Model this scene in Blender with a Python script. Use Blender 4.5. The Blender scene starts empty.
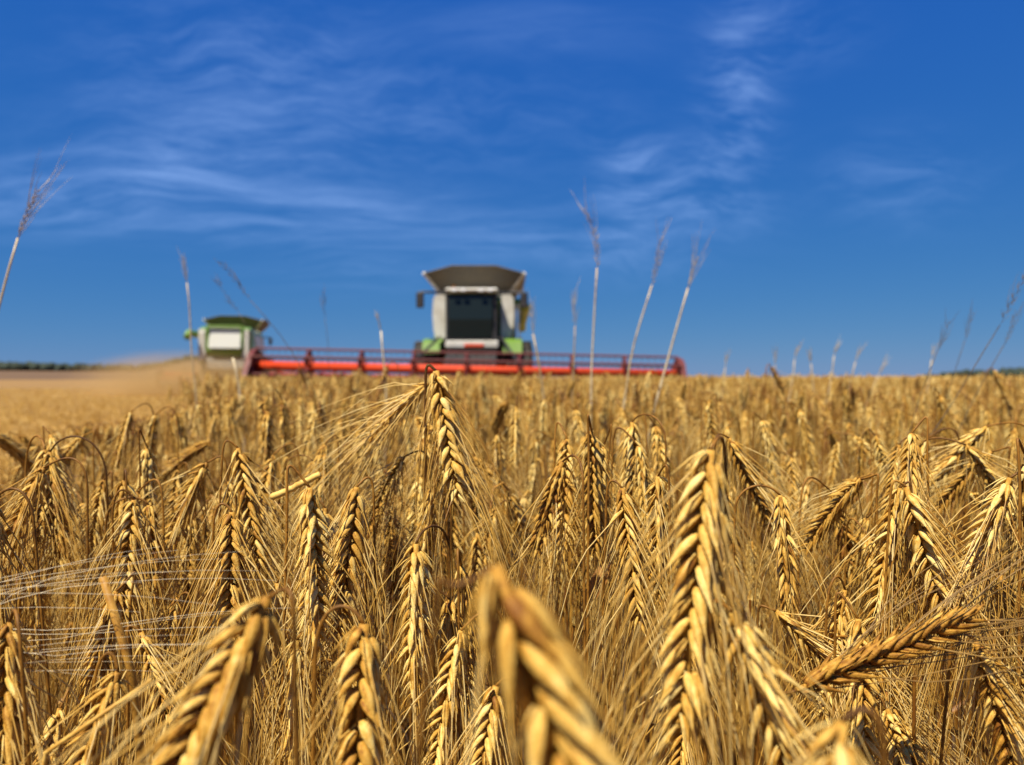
import bpy, math, random
import numpy as np
from mathutils import Vector

random.seed(7)
RNG = np.random.default_rng(11)
SC = bpy.context.scene
COL = SC.collection
R = math.radians
EYE = 0.90          # camera height above the ground, metres
F = 740.0           # focal length in pixels
HZ = 377.0          # picture row of the horizon
CX = 512.0


def at(px, py, d):
    return np.array([(px - CX) / F * d, d, EYE - (py - HZ) / F * d])


def nrm(v):
    v = np.asarray(v, float)
    return v / (np.linalg.norm(v, axis=-1, keepdims=True) + 1e-12)


# ------------------------------------------------------------------ mesh helpers
class MB:
    """Collects vertices and faces; build() links ONE mesh object."""

    def __init__(s):
        s.V, s.Q, s.T, s.A, s.n = [], [], [], [], 0

    def add(s, V, quads=None, tris=None, tone=0.5):
        V = np.asarray(V, np.float32).reshape(-1, 3)
        if quads is not None and len(quads):
            s.Q.append(np.asarray(quads, np.int32).reshape(-1, 4) + s.n)
        if tris is not None and len(tris):
            s.T.append(np.asarray(tris, np.int32).reshape(-1, 3) + s.n)
        t = np.broadcast_to(np.asarray(tone, np.float32), (len(V),)) if np.ndim(tone) == 0 else np.asarray(tone, np.float32)
        s.A.append(t)
        s.V.append(V)
        s.n += len(V)
        return s

    def mesh(s, name, smooth=False):
        V = np.concatenate(s.V)
        Q = np.concatenate(s.Q) if s.Q else np.zeros((0, 4), np.int32)
        T = np.concatenate(s.T) if s.T else np.zeros((0, 3), np.int32)
        me = bpy.data.meshes.new(name)
        me.vertices.add(len(V))
        me.vertices.foreach_set('co', V.ravel())
        me.loops.add(Q.size + T.size)
        me.loops.foreach_set('vertex_index', np.concatenate([Q.ravel(), T.ravel()]))
        me.polygons.add(len(Q) + len(T))
        st = np.concatenate([np.arange(len(Q)) * 4, Q.size + np.arange(len(T)) * 3]).astype(np.int32)
        me.polygons.foreach_set('loop_start', st)
        me.polygons.foreach_set('use_smooth', np.full(len(Q) + len(T), bool(smooth)))
        at_ = me.attributes.new('tone', 'FLOAT', 'POINT')
        at_.data.foreach_set('value', np.concatenate(s.A).astype(np.float32))
        me.update(calc_edges=True)
        return me

    def build(s, name, mat, parent=None, smooth=False, loc=(0, 0, 0)):
        me = s.mesh(name, smooth)
        me.materials.append(mat)
        return link(name, me, parent, loc)

    # --- shapes
    def box(s, c, size, rot=None, tone=0.5, taper=(1, 1)):
        hx, hy, hz = [v / 2 for v in size]
        P = np.array([[x, y, z] for z in (-1, 1) for y in (-1, 1) for x in (-1, 1)], float)
        P[4:, 0] *= taper[0]
        P[4:, 1] *= taper[1]
        P *= (hx, hy, hz)
        if rot is not None:
            P = P @ rotm(*rot).T
        P += c
        return s.add(P, [[0, 2, 3, 1], [4, 5, 7, 6], [0, 1, 5, 4], [2, 6, 7, 3], [1, 3, 7, 5], [0, 4, 6, 2]], tone=tone)

    def rbox(s, c, size, b=0.04, rot=None, tone=0.5):
        """box with chamfered edges"""
        h = np.array(size, float) / 2
        b = min(b, h.min() * 0.9)
        bm_v, idx = [], {}
        for sx in (-1, 1):
            for sy in (-1, 1):
                for sz in (-1, 1):
                    for ax in range(3):
                        p = np.array([sx, sy, sz], float) * (h - b)
                        p[ax] += b * (sx, sy, sz)[ax]
                        idx[(sx, sy, sz, ax)] = len(bm_v)
                        bm_v.append(p)
        q, t = [], []
        for ax in range(3):
            o = [a for a in range(3) if a != ax]
            for sg in (-1, 1):
                ring = []
                for (u, v) in ((-1, -1), (1, -1), (1, 1), (-1, 1)):
                    k = [0, 0, 0]
                    k[ax] = sg
                    k[o[0]] = u
                    k[o[1]] = v
                    ring.append(idx[(*k, ax)])
                q.append(ring if (sg > 0) == (ax != 1) else ring[::-1])
        for ax in range(3):
            o = [a for a in range(3) if a != ax]
            for u in (-1, 1):
                for v in (-1, 1):
                    k1, k2 = [0, 0, 0], [0, 0, 0]
                    k1[ax], k2[ax] = -1, 1
                    for k in (k1, k2):
                        k[o[0]] = u
                        k[o[1]] = v
                    q.append([idx[(*k1, o[0])], idx[(*k2, o[0])], idx[(*k2, o[1])], idx[(*k1, o[1])]])
        for sx in (-1, 1):
            for sy in (-1, 1):
                for sz in (-1, 1):
                    t.append([idx[(sx, sy, sz, a)] for a in range(3)])
        P = np.array(bm_v)
        if rot is not None:
            P = P @ rotm(*rot).T
        return s.add(P + c, q, t, tone=tone)

    def tube(s, path, rad, sides=8, cap=True, tone=0.5):
        V, q, t = tube_geo(path, rad, sides, cap)
        return s.add(V, q, t, tone=tone)

    def bar(s, a, b, r, sides=8, tone=0.5):
        return s.tube([a, b], r, sides, True, tone)

    def lathe(s, prof, c, axis='x', seg=28, tone=0.5):
        """prof: list of (radius, along)"""
        prof = np.array(prof, float)
        an = np.arange(seg) / seg * 2 * math.pi
        rr = prof[:, 0][:, None]
        al = np.repeat(prof[:, 1][:, None], seg, 1)
        a, b = rr * np.cos(an), rr * np.sin(an)
        P = {'x': np.stack([al, a, b], -1), 'z': np.stack([a, b, al], -1), 'y': np.stack([a, al, b], -1)}[axis]
        n = len(prof)
        i, j = np.meshgrid(np.arange(n - 1), np.arange(seg), indexing='ij')
        j2 = (j + 1) % seg
        q = np.stack([i * seg + j, i * seg + j2, (i + 1) * seg + j2, (i + 1) * seg + j], -1).reshape(-1, 4)
        return s.add(P.reshape(-1, 3) + np.array(c), q, tone=tone)

    def prism(s, poly, axis, lo, hi, tone=0.5):
        """2-D outline extruded along an axis (outline in the two other axes, in order)"""
        poly = np.array(poly, float)
        n = len(poly)
        o = [a for a in range(3) if a != axis]
        P = np.zeros((2 * n, 3))
        P[:n, o[0]], P[:n, o[1]], P[:n, axis] = poly[:, 0], poly[:, 1], lo
        P[n:, o[0]], P[n:, o[1]], P[n:, axis] = poly[:, 0], poly[:, 1], hi
        q = [[i, (i + 1) % n, n + (i + 1) % n, n + i] for i in range(n)]
        c = poly.mean(0)
        C = np.zeros((2, 3))
        C[:, o[0]], C[:, o[1]], C[0, axis], C[1, axis] = c[0], c[1], lo, hi
        P = np.vstack([P, C])
        t = [[2 * n, (i + 1) % n, i] for i in range(n)] + [[2 * n + 1, n + i, n + (i + 1) % n] for i in range(n)]
        return s.add(P, q, t, tone=tone)


def rotm(x, y, z):
    cx, sx, cy, sy, cz, sz = math.cos(x), math.sin(x), math.cos(y), math.sin(y), math.cos(z), math.sin(z)
    return (np.array([[cz, -sz, 0], [sz, cz, 0], [0, 0, 1]]) @ np.array([[cy, 0, sy], [0, 1, 0], [-sy, 0, cy]])
            @ np.array([[1, 0, 0], [0, cx, -sx], [0, sx, cx]]))


def frames(P, n0=None):
    P = np.asarray(P, float)
    T = nrm(np.gradient(P, axis=0))
    n = np.array(n0, float) if n0 is not None else (np.array([0, 0, 1.0]) if abs(T[0, 2]) < 0.9 else np.array([1.0, 0, 0]))
    N = np.zeros_like(P)
    for i in range(len(P)):
        n = n - T[i] * np.dot(n, T[i])
        n = n / (np.linalg.norm(n) + 1e-12)
        N[i] = n
    return T, N, np.cross(T, N)


def tube_geo(path, rad, sides, cap=True):
    P = np.asarray(path, float)
    k = len(P)
    T, N, B = frames(P)
    rad = np.broadcast_to(np.asarray(rad, float), (k,))
    an = np.arange(sides) / sides * 2 * math.pi
    V = P[:, None] + rad[:, None, None] * (N[:, None] * np.cos(an)[None, :, None] + B[:, None] * np.sin(an)[None, :, None])
    i, j = np.meshgrid(np.arange(k - 1), np.arange(sides), indexing='ij')
    j2 = (j + 1) % sides
    q = np.stack([i * sides + j, i * sides + j2, (i + 1) * sides + j2, (i + 1) * sides + j], -1).reshape(-1, 4)
    V = V.reshape(-1, 3)
    t = []
    if cap:
        V = np.vstack([V, P[0], P[-1]])
        t = [[k * sides, (a + 1) % sides, a] for a in range(sides)] + [[k * sides + 1, (k - 1) * sides + a, (k - 1) * sides + (a + 1) % sides] for a in range(sides)]
    return V, q, t


def many_tubes(P, rad, sides):
    """P (m,k,3), rad (m,k): m open tubes at once"""
    m, k, _ = P.shape
    T = nrm(np.gradient(P, axis=1))
    ref = np.where(np.abs(T[..., 2:3]) < 0.9, np.array([0, 0, 1.0]), np.array([1.0, 0, 0]))
    ref = np.repeat(ref[:, :1], k, 1)
    N = nrm(ref - T * (ref * T).sum(-1, keepdims=True))
    B = np.cross(T, N)
    an = np.arange(sides) / sides * 2 * math.pi
    V = P[:, :, None] + rad[..., None, None] * (N[:, :, None] * np.cos(an)[:, None] + B[:, :, None] * np.sin(an)[:, None])
    i, j = np.meshgrid(np.arange(k - 1), np.arange(sides), indexing='ij')
    j2 = (j + 1) % sides
    q = np.stack([i * sides + j, i * sides + j2, (i + 1) * sides + j2, (i + 1) * sides + j], -1).reshape(-1, 4)
    q = (q[None] + (np.arange(m) * k * sides)[:, None, None]).reshape(-1, 4)
    return V.reshape(-1, 3), q


def link(name, me, parent=None, loc=(0, 0, 0)):
    o = bpy.data.objects.new(name, me)
    COL.objects.link(o)
    o.location = loc
    if parent is not None:
        o.parent = parent
    return o


def thing(name, label, cat, loc=(0, 0, 0), group=None, rz=0.0):
    o = bpy.data.objects.new(name, None)
    o.empty_display_size = 0.05
    COL.objects.link(o)
    o.location = loc
    o.rotation_euler = (0, 0, rz)
    return tag(o, label, cat, group)


def tag(o, label=None, cat=None, group=None, kind=None):
    for k, v in (('label', label), ('category', cat), ('group', group), ('kind', kind)):
        if v:
            o[k] = v
    return o


# ------------------------------------------------------------------ materials
def mat(name, base, rough=0.6, metal=0.0, var=0.0, var_scale=6.0, var_col=None, coat=0.0, bump=0.0, bump_scale=40.0, spec=0.5):
    m = bpy.data.materials.new(name)
    m.use_nodes = True
    nt = m.node_tree
    b = nt.nodes['Principled BSDF']
    b.inputs['Roughness'].default_value = rough
    b.inputs['Metallic'].default_value = metal
    b.inputs['Specular IOR Level'].default_value = spec
    b.inputs['Coat Weight'].default_value = coat
    tc = nt.nodes.new('ShaderNodeTexCoord')
    if var > 0:
        nz = nt.nodes.new('ShaderNodeTexNoise')
        nz.inputs['Scale'].default_value = var_scale
        nz.inputs['Detail'].default_value = 6
        nt.links.new(tc.outputs['Object'], nz.inputs['Vector'])
        rp = nt.nodes.new('ShaderNodeValToRGB')
        rp.color_ramp.elements[0].position = 0.35
        rp.color_ramp.elements[1].position = 0.75
        vc = var_col if var_col else [c * (1 - var) for c in base]
        rp.color_ramp.elements[0].color = (*base, 1)
        rp.color_ramp.elements[1].color = (*[base[i] + (vc[i] - base[i]) * (var if var_col else 1) for i in range(3)], 1)
        nt.links.new(nz.outputs['Fac'], rp.inputs['Fac'])
        nt.links.new(rp.outputs['Color'], b.inputs['Base Color'])
        mr = nt.nodes.new('ShaderNodeMapRange')
        mr.inputs['To Min'].default_value = max(0.05, rough - 0.12)
        mr.inputs['To Max'].default_value = min(1, rough + 0.2)
        nt.links.new(nz.outputs['Fac'], mr.inputs['Value'])
        nt.links.new(mr.outputs['Result'], b.inputs['Roughness'])
    else:
        b.inputs['Base Color'].default_value = (*base, 1)
    if bump > 0:
        n2 = nt.nodes.new('ShaderNodeTexNoise')
        n2.inputs['Scale'].default_value = bump_scale
        n2.inputs['Detail'].default_value = 4
        nt.links.new(tc.outputs['Object'], n2.inputs['Vector'])
        bp = nt.nodes.new('ShaderNodeBump')
        bp.inputs['Strength'].default_value = bump
        bp.inputs['Distance'].default_value = 1.0 / bump_scale
        nt.links.new(n2.outputs['Fac'], bp.inputs['Height'])
        nt.links.new(bp.outputs['Normal'], b.inputs['Normal'])
    return m


def straw_mat(name, ramp, rough=0.5, trans=0.25, fine=900.0, bump=0.25, stripes=None, spec=0.4):
    """Dry straw: colour from the per-vertex tone, mottled, a little light coming through."""
    m = bpy.data.materials.new(name)
    m.use_nodes = True
    nt = m.node_tree
    N, L = nt.nodes, nt.links
    b = N['Principled BSDF']
    out = N['Material Output']
    a = N.new('ShaderNodeAttribute')
    a.attribute_name = 'tone'
    oi = N.new('ShaderNodeObjectInfo')
    tc = N.new('ShaderNodeTexCoord')
    nz = N.new('ShaderNodeTexNoise')
    nz.inputs['Scale'].default_value = fine * 0.25
    nz.inputs['Detail'].default_value = 3
    L.new(tc.outputs['Object'], nz.inputs['Vector'])

    def mth(op, x, y):
        n = N.new('ShaderNodeMath')
        n.operation = op
        for i, v in enumerate((x, y)):
            if isinstance(v, (int, float)):
                n.inputs[i].default_value = v
            else:
                L.new(v, n.inputs[i])
        return n.outputs[0]
    v = mth('ADD', a.outputs['Fac'], mth('MULTIPLY', mth('SUBTRACT', nz.outputs['Fac'], 0.5), 0.9))
    v = mth('ADD', v, mth('MULTIPLY', mth('SUBTRACT', oi.outputs['Random'], 0.5), 0.25))
    if bump:
        n3 = N.new('ShaderNodeTexNoise')
        n3.inputs['Scale'].default_value = fine * 1.1
        n3.inputs['Detail'].default_value = 2
        L.new(tc.outputs['Object'], n3.inputs['Vector'])
        r3 = N.new('ShaderNodeMapRange')
        r3.inputs['From Min'].default_value, r3.inputs['From Max'].default_value = .62, .74
        L.new(n3.outputs['Fac'], r3.inputs['Value'])
        v = mth('SUBTRACT', v, mth('MULTIPLY', r3.outputs['Result'], .55))
    rp = N.new('ShaderNodeValToRGB')
    els = rp.color_ramp.elements
    while len(els) < len(ramp):
        els.new(0.5)
    for e, (p, c) in zip(els, ramp):
        e.position = p
        e.color = (*c, 1)
    L.new(v, rp.inputs['Fac'])
    L.new(rp.outputs['Color'], b.inputs['Base Color'])
    b.inputs['Roughness'].default_value = rough
    b.inputs['Specular IOR Level'].default_value = spec
    if bump:
        n2 = N.new('ShaderNodeTexNoise')
        n2.inputs['Scale'].default_value = fine
        n2.inputs['Detail'].default_value = 3
        L.new(tc.outputs['Object'], n2.inputs['Vector'])
        bp = N.new('ShaderNodeBump')
        bp.inputs['Strength'].default_value = bump
        bp.inputs['Distance'].default_value = 0.0006
        L.new(n2.outputs['Fac'], bp.inputs['Height'])
        L.new(bp.outputs['Normal'], b.inputs['Normal'])
    if trans > 0:
        tr = N.new('ShaderNodeBsdfTranslucent')
        L.new(rp.outputs['Color'], tr.inputs['Color'])
        mx = N.new('ShaderNodeMixShader')
        mx.inputs[0].default_value = trans
        L.new(b.outputs[0], mx.inputs[1])
        L.new(tr.outputs[0], mx.inputs[2])
        L.new(mx.outputs[0], out.inputs['Surface'])
    return m


GRAIN = [(0.0, (0.20, 0.072, 0.007)), (0.35, (0.49, 0.248, 0.030)), (0.65, (0.69, 0.425, 0.088)), (1.0, (0.86, 0.655, 0.23))]
STRAW = [(0.0, (0.085, 0.034, 0.005)), (0.4, (0.31, 0.140, 0.018)), (0.75, (0.56, 0.31, 0.055)), (1.0, (0.76, 0.51, 0.13))]
M = {
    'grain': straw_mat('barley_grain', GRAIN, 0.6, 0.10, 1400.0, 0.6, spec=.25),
    'awn': straw_mat('barley_awn', [(0.0, (0.36, 0.165, 0.022)), (0.5, (0.62, 0.37, 0.075)), (1.0, (0.86, 0.66, 0.27))], 0.38, 0.2, 300.0, 0.0),
    'white_awn': straw_mat('bleached_awn', [(0.0, (.55, .44, .26)), (1.0, (.80, .70, .50))], 0.3, 0.2, 300.0, 0.0),
    'shade_awn': straw_mat('shaded_awn', [(0.0, (.16, .08, .02)), (1.0, (.42, .25, .07))], 0.4, 0.2, 300.0, 0.0),  # awn colour darkened to stand for shade on the sideways ear
    'stem': straw_mat('barley_stem', STRAW, 0.55, 0.08, 600.0, 0.2, spec=.25),
    'leaf': straw_mat('barley_leaf', [(0.0, (0.12, 0.05, 0.010)), (0.5, (0.38, 0.20, 0.04)), (1.0, (0.64, 0.42, 0.12))], 0.6, 0.35, 500.0, 0.3),
    'crop': straw_mat('barley_crop', GRAIN, 0.5, 0.15, 300.0, 0.0),
    'pale': straw_mat('bleached_straw', [(0.0, (0.10, 0.06, 0.022)), (0.3, (0.34, 0.22, 0.09)), (0.6, (0.60, 0.46, 0.24)), (1.0, (0.80, 0.70, 0.48))], 0.5, 0.15, 400.0, 0.2),
    'dark_grass': straw_mat('dark_grass', [(0.0, (0.05, 0.035, 0.02)), (1.0, (0.22, 0.15, 0.07))], 0.6, 0.1, 300.0, 0.0),
    'red_leaf': straw_mat('withered_leaf', [(0.0, (0.20, 0.07, 0.012)), (1.0, (0.52, 0.26, 0.06))], 0.6, 0.35, 400.0, 0.3),
}

# ------------------------------------------------------------------ barley
GT = np.array([0.0, .10, .25, .42, .60, .76, .90, 1.0])
GR = np.array([.42, .80, 1.0, .97, .76, .48, .24, .12])


def grain_template(sides, lod=0):
    t, r = (GT, GR) if lod == 0 else (np.array([0, .3, .7, 1.0]), np.array([.4, 1.0, .75, .15]))
    if lod == 2:
        t, r = np.array([0, .4, 1.0]), np.array([.4, 1.0, .2])
    an = np.arange(sides) / sides * 2 * math.pi
    x = r[:, None] * np.cos(an)
    y = r[:, None] * np.sin(an)
    if lod == 0:                                   # nerves along the husk, a keel outside, flatter inside
        rb = 1 + .07 * np.cos(np.arange(sides) * math.pi)
        x, y = x * rb, y * rb
        y = np.where(y < 0, y * 0.72, y) + 0.16 * r[:, None] * np.exp(-((an - math.pi / 2) / 0.5) ** 2)
    y = y + (0.35 * (t - t * t) * 2)[:, None]     # belly bends outward
    V = np.stack([x, y, np.repeat(t[:, None], sides, 1)], -1).reshape(-1, 3)
    k = len(t)
    i, j = np.meshgrid(np.arange(k - 1), np.arange(sides), indexing='ij')
    j2 = (j + 1) % sides
    q = np.stack([i * sides + j, i * sides + j2, (i + 1) * sides + j2, (i + 1) * sides + j], -1).reshape(-1, 4)
    return V, q


TPL = {0: grain_template(12, 0), 1: grain_template(5, 1), 2: grain_template(4, 2)}


def ear_axis(P, D, L, bend=0.25, n=9, down=np.array([0, 0, -1.0])):
    """Polyline of the ear: leaves P along D and sags towards down."""
    pts, p, d = [np.array(P, float)], np.array(P, float), nrm(D)
    for i in range(n - 1):
        d = nrm(d + down * bend / (n - 1))
        p = p + d * L / (n - 1)
        pts.append(p)
    return np.array(pts)


def make_ear(axis, n0, nodes, rng, lod=0, fat=1.0, awn_len=0.115, awn_spread=0.22, awn_n=None, tone0=0.5, awn_r=0.00030, ang=1.0):
    """(grains MB, awns MB) for an ear along AXIS, chevron face towards n0"""
    L = np.linalg.norm(np.diff(axis, axis=0), axis=1).sum()
    T, N, B = frames(axis, n0)
    k = len(axis)
    u = (np.arange(nodes) + 0.35) / nodes
    f = u * (k - 1)
    i0 = np.clip(f.astype(int), 0, k - 2)
    w = (f - i0)[:, None]

    def ip(A):
        return A[i0] * (1 - w) + A[i0 + 1] * w
    P, t, nn, bb = ip(axis), nrm(ip(T)), nrm(ip(N)), nrm(ip(B))
    sgn = np.where(np.arange(nodes) % 2 == 0, 1.0, -1.0)[:, None]
    scl = np.interp(u, [0, .08, .2, .75, 1.0], [.72, .9, 1.0, .95, .55])
    glen = L * .168
    pos, dr, out, sc, who = [], [], [], [], []
    for j in (-1, 0, 1):
        a = R(20 if j == 0 else 33) * ang
        o = bb * sgn * (1.0 if j == 0 else 0.80) + nn * j * 0.60
        o = nrm(o + rng.normal(0, .10, (nodes, 3)))
        an = a * (1 + rng.normal(0, .16, (nodes, 1)))
        d = nrm(t * np.cos(an) + o * np.sin(an) + rng.normal(0, .035, (nodes, 3)))
        pos.append(P + nrm(bb * sgn * (1.0 if j == 0 else .22) + nn * j * .85) * 0.0019 * fat * ang * (L / .078) * scl[:, None])
        dr.append(d)
        out.append(o)
        sc.append(scl * (1.0 if j else 0.96) * (1 + rng.normal(0, .07, nodes)))
        who.append(np.full(nodes, j))
    pos, dr, out, sc = map(np.concatenate, (pos, dr, out, sc))
    uu = np.tile(u, 3)
    keep = rng.random(len(pos)) > .035
    pos, dr, out, sc, uu = pos[keep], dr[keep], out[keep], sc[keep], uu[keep]
    yax = nrm(out - dr * (out * dr).sum(1, keepdims=True))
    xax = np.cross(yax, dr)
    V, q = TPL[lod]
    hw, hh = 0.00178 * fat * L / 0.078, 0.00122 * fat * L / 0.078
    G = (pos[:, None] + xax[:, None] * (V[:, 0] * hw)[None, :, None] * sc[:, None, None]
         + yax[:, None] * (V[:, 1] * hh)[None, :, None] * sc[:, None, None]
         + dr[:, None] * (V[:, 2] * glen)[None, :, None] * sc[:, None, None])
    g, nv = len(pos), len(V)
    Q = (q[None] + (np.arange(g) * nv)[:, None, None]).reshape(-1, 4)
    tg = np.clip(tone0 + rng.normal(0, .16, g) - .35 * (rng.random(g) < .07), 0.02, .98)
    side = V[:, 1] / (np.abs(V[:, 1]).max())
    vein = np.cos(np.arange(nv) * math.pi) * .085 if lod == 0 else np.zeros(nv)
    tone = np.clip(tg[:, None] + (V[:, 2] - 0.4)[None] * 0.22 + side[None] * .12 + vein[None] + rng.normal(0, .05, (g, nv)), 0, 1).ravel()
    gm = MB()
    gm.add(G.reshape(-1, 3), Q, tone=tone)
    if lod == 0:                                  # the rachis, and papery glumes at its nodes
        gm.tube(axis, np.linspace(.0013, .0007, k) * fat, 6, True, 0.35)
        gs = np.sort(rng.choice(np.repeat(np.arange(g), 2), int(g * .8), replace=False))
        ng = len(gs)
        sd = np.where(rng.random(ng) < .5, 1.0, -1.0)[:, None]
        gd = nrm(dr[gs] + xax[gs] * sd * .22 + yax[gs] * .10 + rng.normal(0, .06, (ng, 3)))
        gp = pos[gs] + xax[gs] * sd * hw * .55 + yax[gs] * hh * .7
        gl = glen * rng.uniform(.5, .95, (ng, 1, 1))
        gpts = gp[:, None] + gd[:, None] * gl * np.array([0, .35, 1.0])[None, :, None] + yax[gs][:, None] * (hh * .35) * np.array([0, 1.0, .6])[None, :, None]
        gv, gq = many_tubes(gpts, np.tile(np.array([.00028, .00034, .00008]) * L / .078, (ng, 1)), 4)
        gm.add(gv, gq, tone=np.repeat(np.clip(tone0 + .12 + rng.normal(0, .15, ng), 0, 1), 12))
    # awns
    sel = np.arange(g) if awn_n is None else rng.choice(g, min(awn_n, g), replace=False)
    m = len(sel)
    kk = 7 if lod == 0 else 4
    st = pos[sel] + dr[sel] * (glen * sc[sel] * 0.93)[:, None] + yax[sel] * (0.1 * hh)
    ll = awn_len * (1 + rng.normal(0, .10, m)) * np.interp(uu[sel], [0, 1], [1.0, .88]) * np.where(rng.random(m) < .12, rng.uniform(.2, .7, m), 1.0)
    tend = nrm(t[-1][None] * 1.0 + out[sel] * (awn_spread * (1 + rng.normal(0, .5, m)))[:, None] + rng.normal(0, .06, (m, 3)))
    s = np.linspace(0, 1, kk)
    mixw = np.clip(s * 3.0, 0, 1)[None, :, None]
    dirs = nrm(dr[sel][:, None] * (1 - mixw) + tend[:, None] * mixw + np.array([0, 0, -.22]) * (s ** 2)[None, :, None] + rng.normal(0, .02, (m, 1, 3)) * s[None, :, None])
    step = ll[:, None, None] / (kk - 1) * dirs
    Pa = np.concatenate([st[:, None], st[:, None] + np.cumsum(step[:, :-1], 1)], 1)
    ra = np.interp(s, [0, .15, 1], [awn_r * 1.25, awn_r, awn_r * .28])[None].repeat(m, 0)
    av, aq = many_tubes(Pa, ra, 3)
    am = MB()
    ta = np.clip(0.55 + rng.normal(0, .2, m), 0, 1)
    am.add(av, aq, tone=np.repeat(ta, kk * 3))
    return gm, am


def stem_path(G, P, D, w, hdir, arch=0.05, n=16, kink=0.0):
    """from the ground point G up to an arch that comes into P along D"""
    K = P - hdir * w + np.array([0, 0, -0.55 * arch])
    up = nrm(K - G)
    out = [G + (K - G) * s for s in np.linspace(0, 1, 6)[:-1]]
    c1 = K + up * arch * 0.9
    c2 = P - nrm(nrm(D) * (1 - kink) + kink * nrm(hdir * .8 + np.array([0, 0, .6]))) * arch * 0.62
    for s in np.linspace(0, 1, n):
        out.append((1 - s) ** 3 * K + 3 * (1 - s) ** 2 * s * c1 + 3 * (1 - s) * s * s * c2 + s ** 3 * P)
    return np.array(out)


def ribbon(mb, path, width, side, tone, fold=0.3):
    P = np.asarray(path, float)
    k = len(P)
    T, N, B = frames(P, side)
    wd = np.asarray(width)[:, None]
    V = np.stack([P + N * wd, P + B * wd * fold, P - N * wd], 1).reshape(-1, 3)
    i = np.arange(k - 1)[:, None]
    q = np.concatenate([np.stack([i * 3 + c, i * 3 + c + 1, (i + 1) * 3 + c + 1, (i + 1) * 3 + c], -1).reshape(-1, 4) for c in (0, 1)])
    mb.add(V, q, tone=tone)


def leaf_geo(P0, dirh, length, rng, wmax=0.0032, tone=0.5):
    mb = MB()
    k = 14
    d = nrm(np.array([dirh[0], dirh[1], rng.uniform(.2, 1.4)]))
    pts, p = [np.array(P0)], np.array(P0, float)
    for i in range(k - 1):
        d = nrm(d + np.array([0, 0, -rng.uniform(.2, .42)]) + rng.normal(0, .10, 3))
        p = p + d * length / (k - 1)
        pts.append(p)
    pts = np.array(pts)
    T, N, B = frames(pts)
    s = np.linspace(0, 1, k)
    width = wmax * np.interp(s, [0, .12, .5, 1], [.5, 1, .8, .05])
    tw = np.cumsum(rng.normal(.15, .22, k))
    N2 = N * np.cos(tw)[:, None] + B * np.sin(tw)[:, None]
    B2 = np.cross(T, N2)
    V = np.stack([pts + N2 * width[:, None], pts + B2 * (width * .4)[:, None], pts - N2 * width[:, None]], 1).reshape(-1, 3)
    i = np.arange(k - 1)[:, None]
    q = np.concatenate([np.stack([i * 3 + c, i * 3 + c + 1, (i + 1) * 3 + c + 1, (i + 1) * 3 + c], -1).reshape(-1, 4) for c in (0, 1)])
    mb.add(V, q, tone=np.clip(tone + rng.normal(0, .12, len(V)), 0, 1))
    return mb


def stem_mb(path, r0, r1, rng, dark=0.25, sides=8):
    """culm: thicker below, nodes with sheaths, darker thin neck"""
    mb = MB()
    k = len(path)
    seg = np.linalg.norm(np.diff(path, axis=0), axis=1)
    s = np.concatenate([[0], np.cumsum(seg)])
    s = s / s[-1]
    rad = np.interp(s, [0, .7, 1], [r0, r0 * .85, r1])
    base = rng.uniform(.12, .58)
    tn = np.interp(s, [0, .72, .9, 1], [base, base, dark + .12, dark])
    V, q, t = tube_geo(path, rad, sides, True)
    mb.add(V, q, t, tone=np.concatenate([np.repeat(tn, sides), [base, dark]]))
    for zn in (rng.uniform(.35, .45), rng.uniform(.62, .72)):
        i = int(np.argmin(np.abs(s - zn)))
        i = min(max(i, 1), k - 2)
        p, d = path[i], nrm(path[i + 1] - path[i])
        mb.tube([p - d * .004, p - d * .0015, p + d * .0015, p + d * .004], [r0 * 1.0, r0 * 1.5, r0 * 1.5, r0 * 1.0], sides, False, 0.12)
    return mb


CAMP = np.array([0, 0, EYE])


def plant_meshes(P, D, L, w, hdir, rng, roll=0.0, face=None, fat=1.0, nodes=None, bend=0.25, arch=0.05, awn_len=0.115, spread=0.22,
                 dark=0.25, tone=0.5, G=None, leaf=True, r_stem=0.0011, awn_n=None, kink=.35, ang=1.0, awn_r=.0003):
    """Meshes of one barley plant whose ear leaves the stem at P (coordinates relative to the base G)."""
    D = nrm(D)
    if G is None:
        K = P - hdir * w
        G = np.array([K[0] + rng.normal(0, .03), K[1] + rng.normal(0, .03), 0.0])
    ax = ear_axis(P, D, L, bend)
    fc = nrm(CAMP - P) if face is None else np.asarray(face, float)
    n0 = fc - D * np.dot(fc, D)
    if np.linalg.norm(n0) < 0.05:
        n0 = np.array([1.0, 0, 0]) - D * D[0]
    n0 = nrm(n0)
    n0 = n0 * math.cos(R(roll)) + np.cross(D, n0) * math.sin(R(roll))
    nodes = nodes or int(round(27 * rng.uniform(.90, 1.06)))
    gm, am = make_ear(ax - G, n0, nodes, rng, 0, fat, awn_len, spread, awn_n, tone, awn_r, ang)
    sp = stem_path(G, P, D, w, hdir, arch, kink=kink)
    sm = stem_mb(sp - G, r_stem, r_stem * .62, rng, dark)
    lm = None
    if leaf:
        i = int(rng.integers(2, 5))
        h = rng.uniform(0, 2 * math.pi)
        lm = leaf_geo(sp[i] - G, (math.cos(h), math.sin(h)), rng.uniform(.10, .2), rng, rng.uniform(.0012, .0024), rng.uniform(.1, .6))
    return G, sm.mesh('stem', True), gm.mesh('ear', True), am.mesh('awn_beard', True), (lm.mesh('leaf', True) if lm else None)


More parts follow.
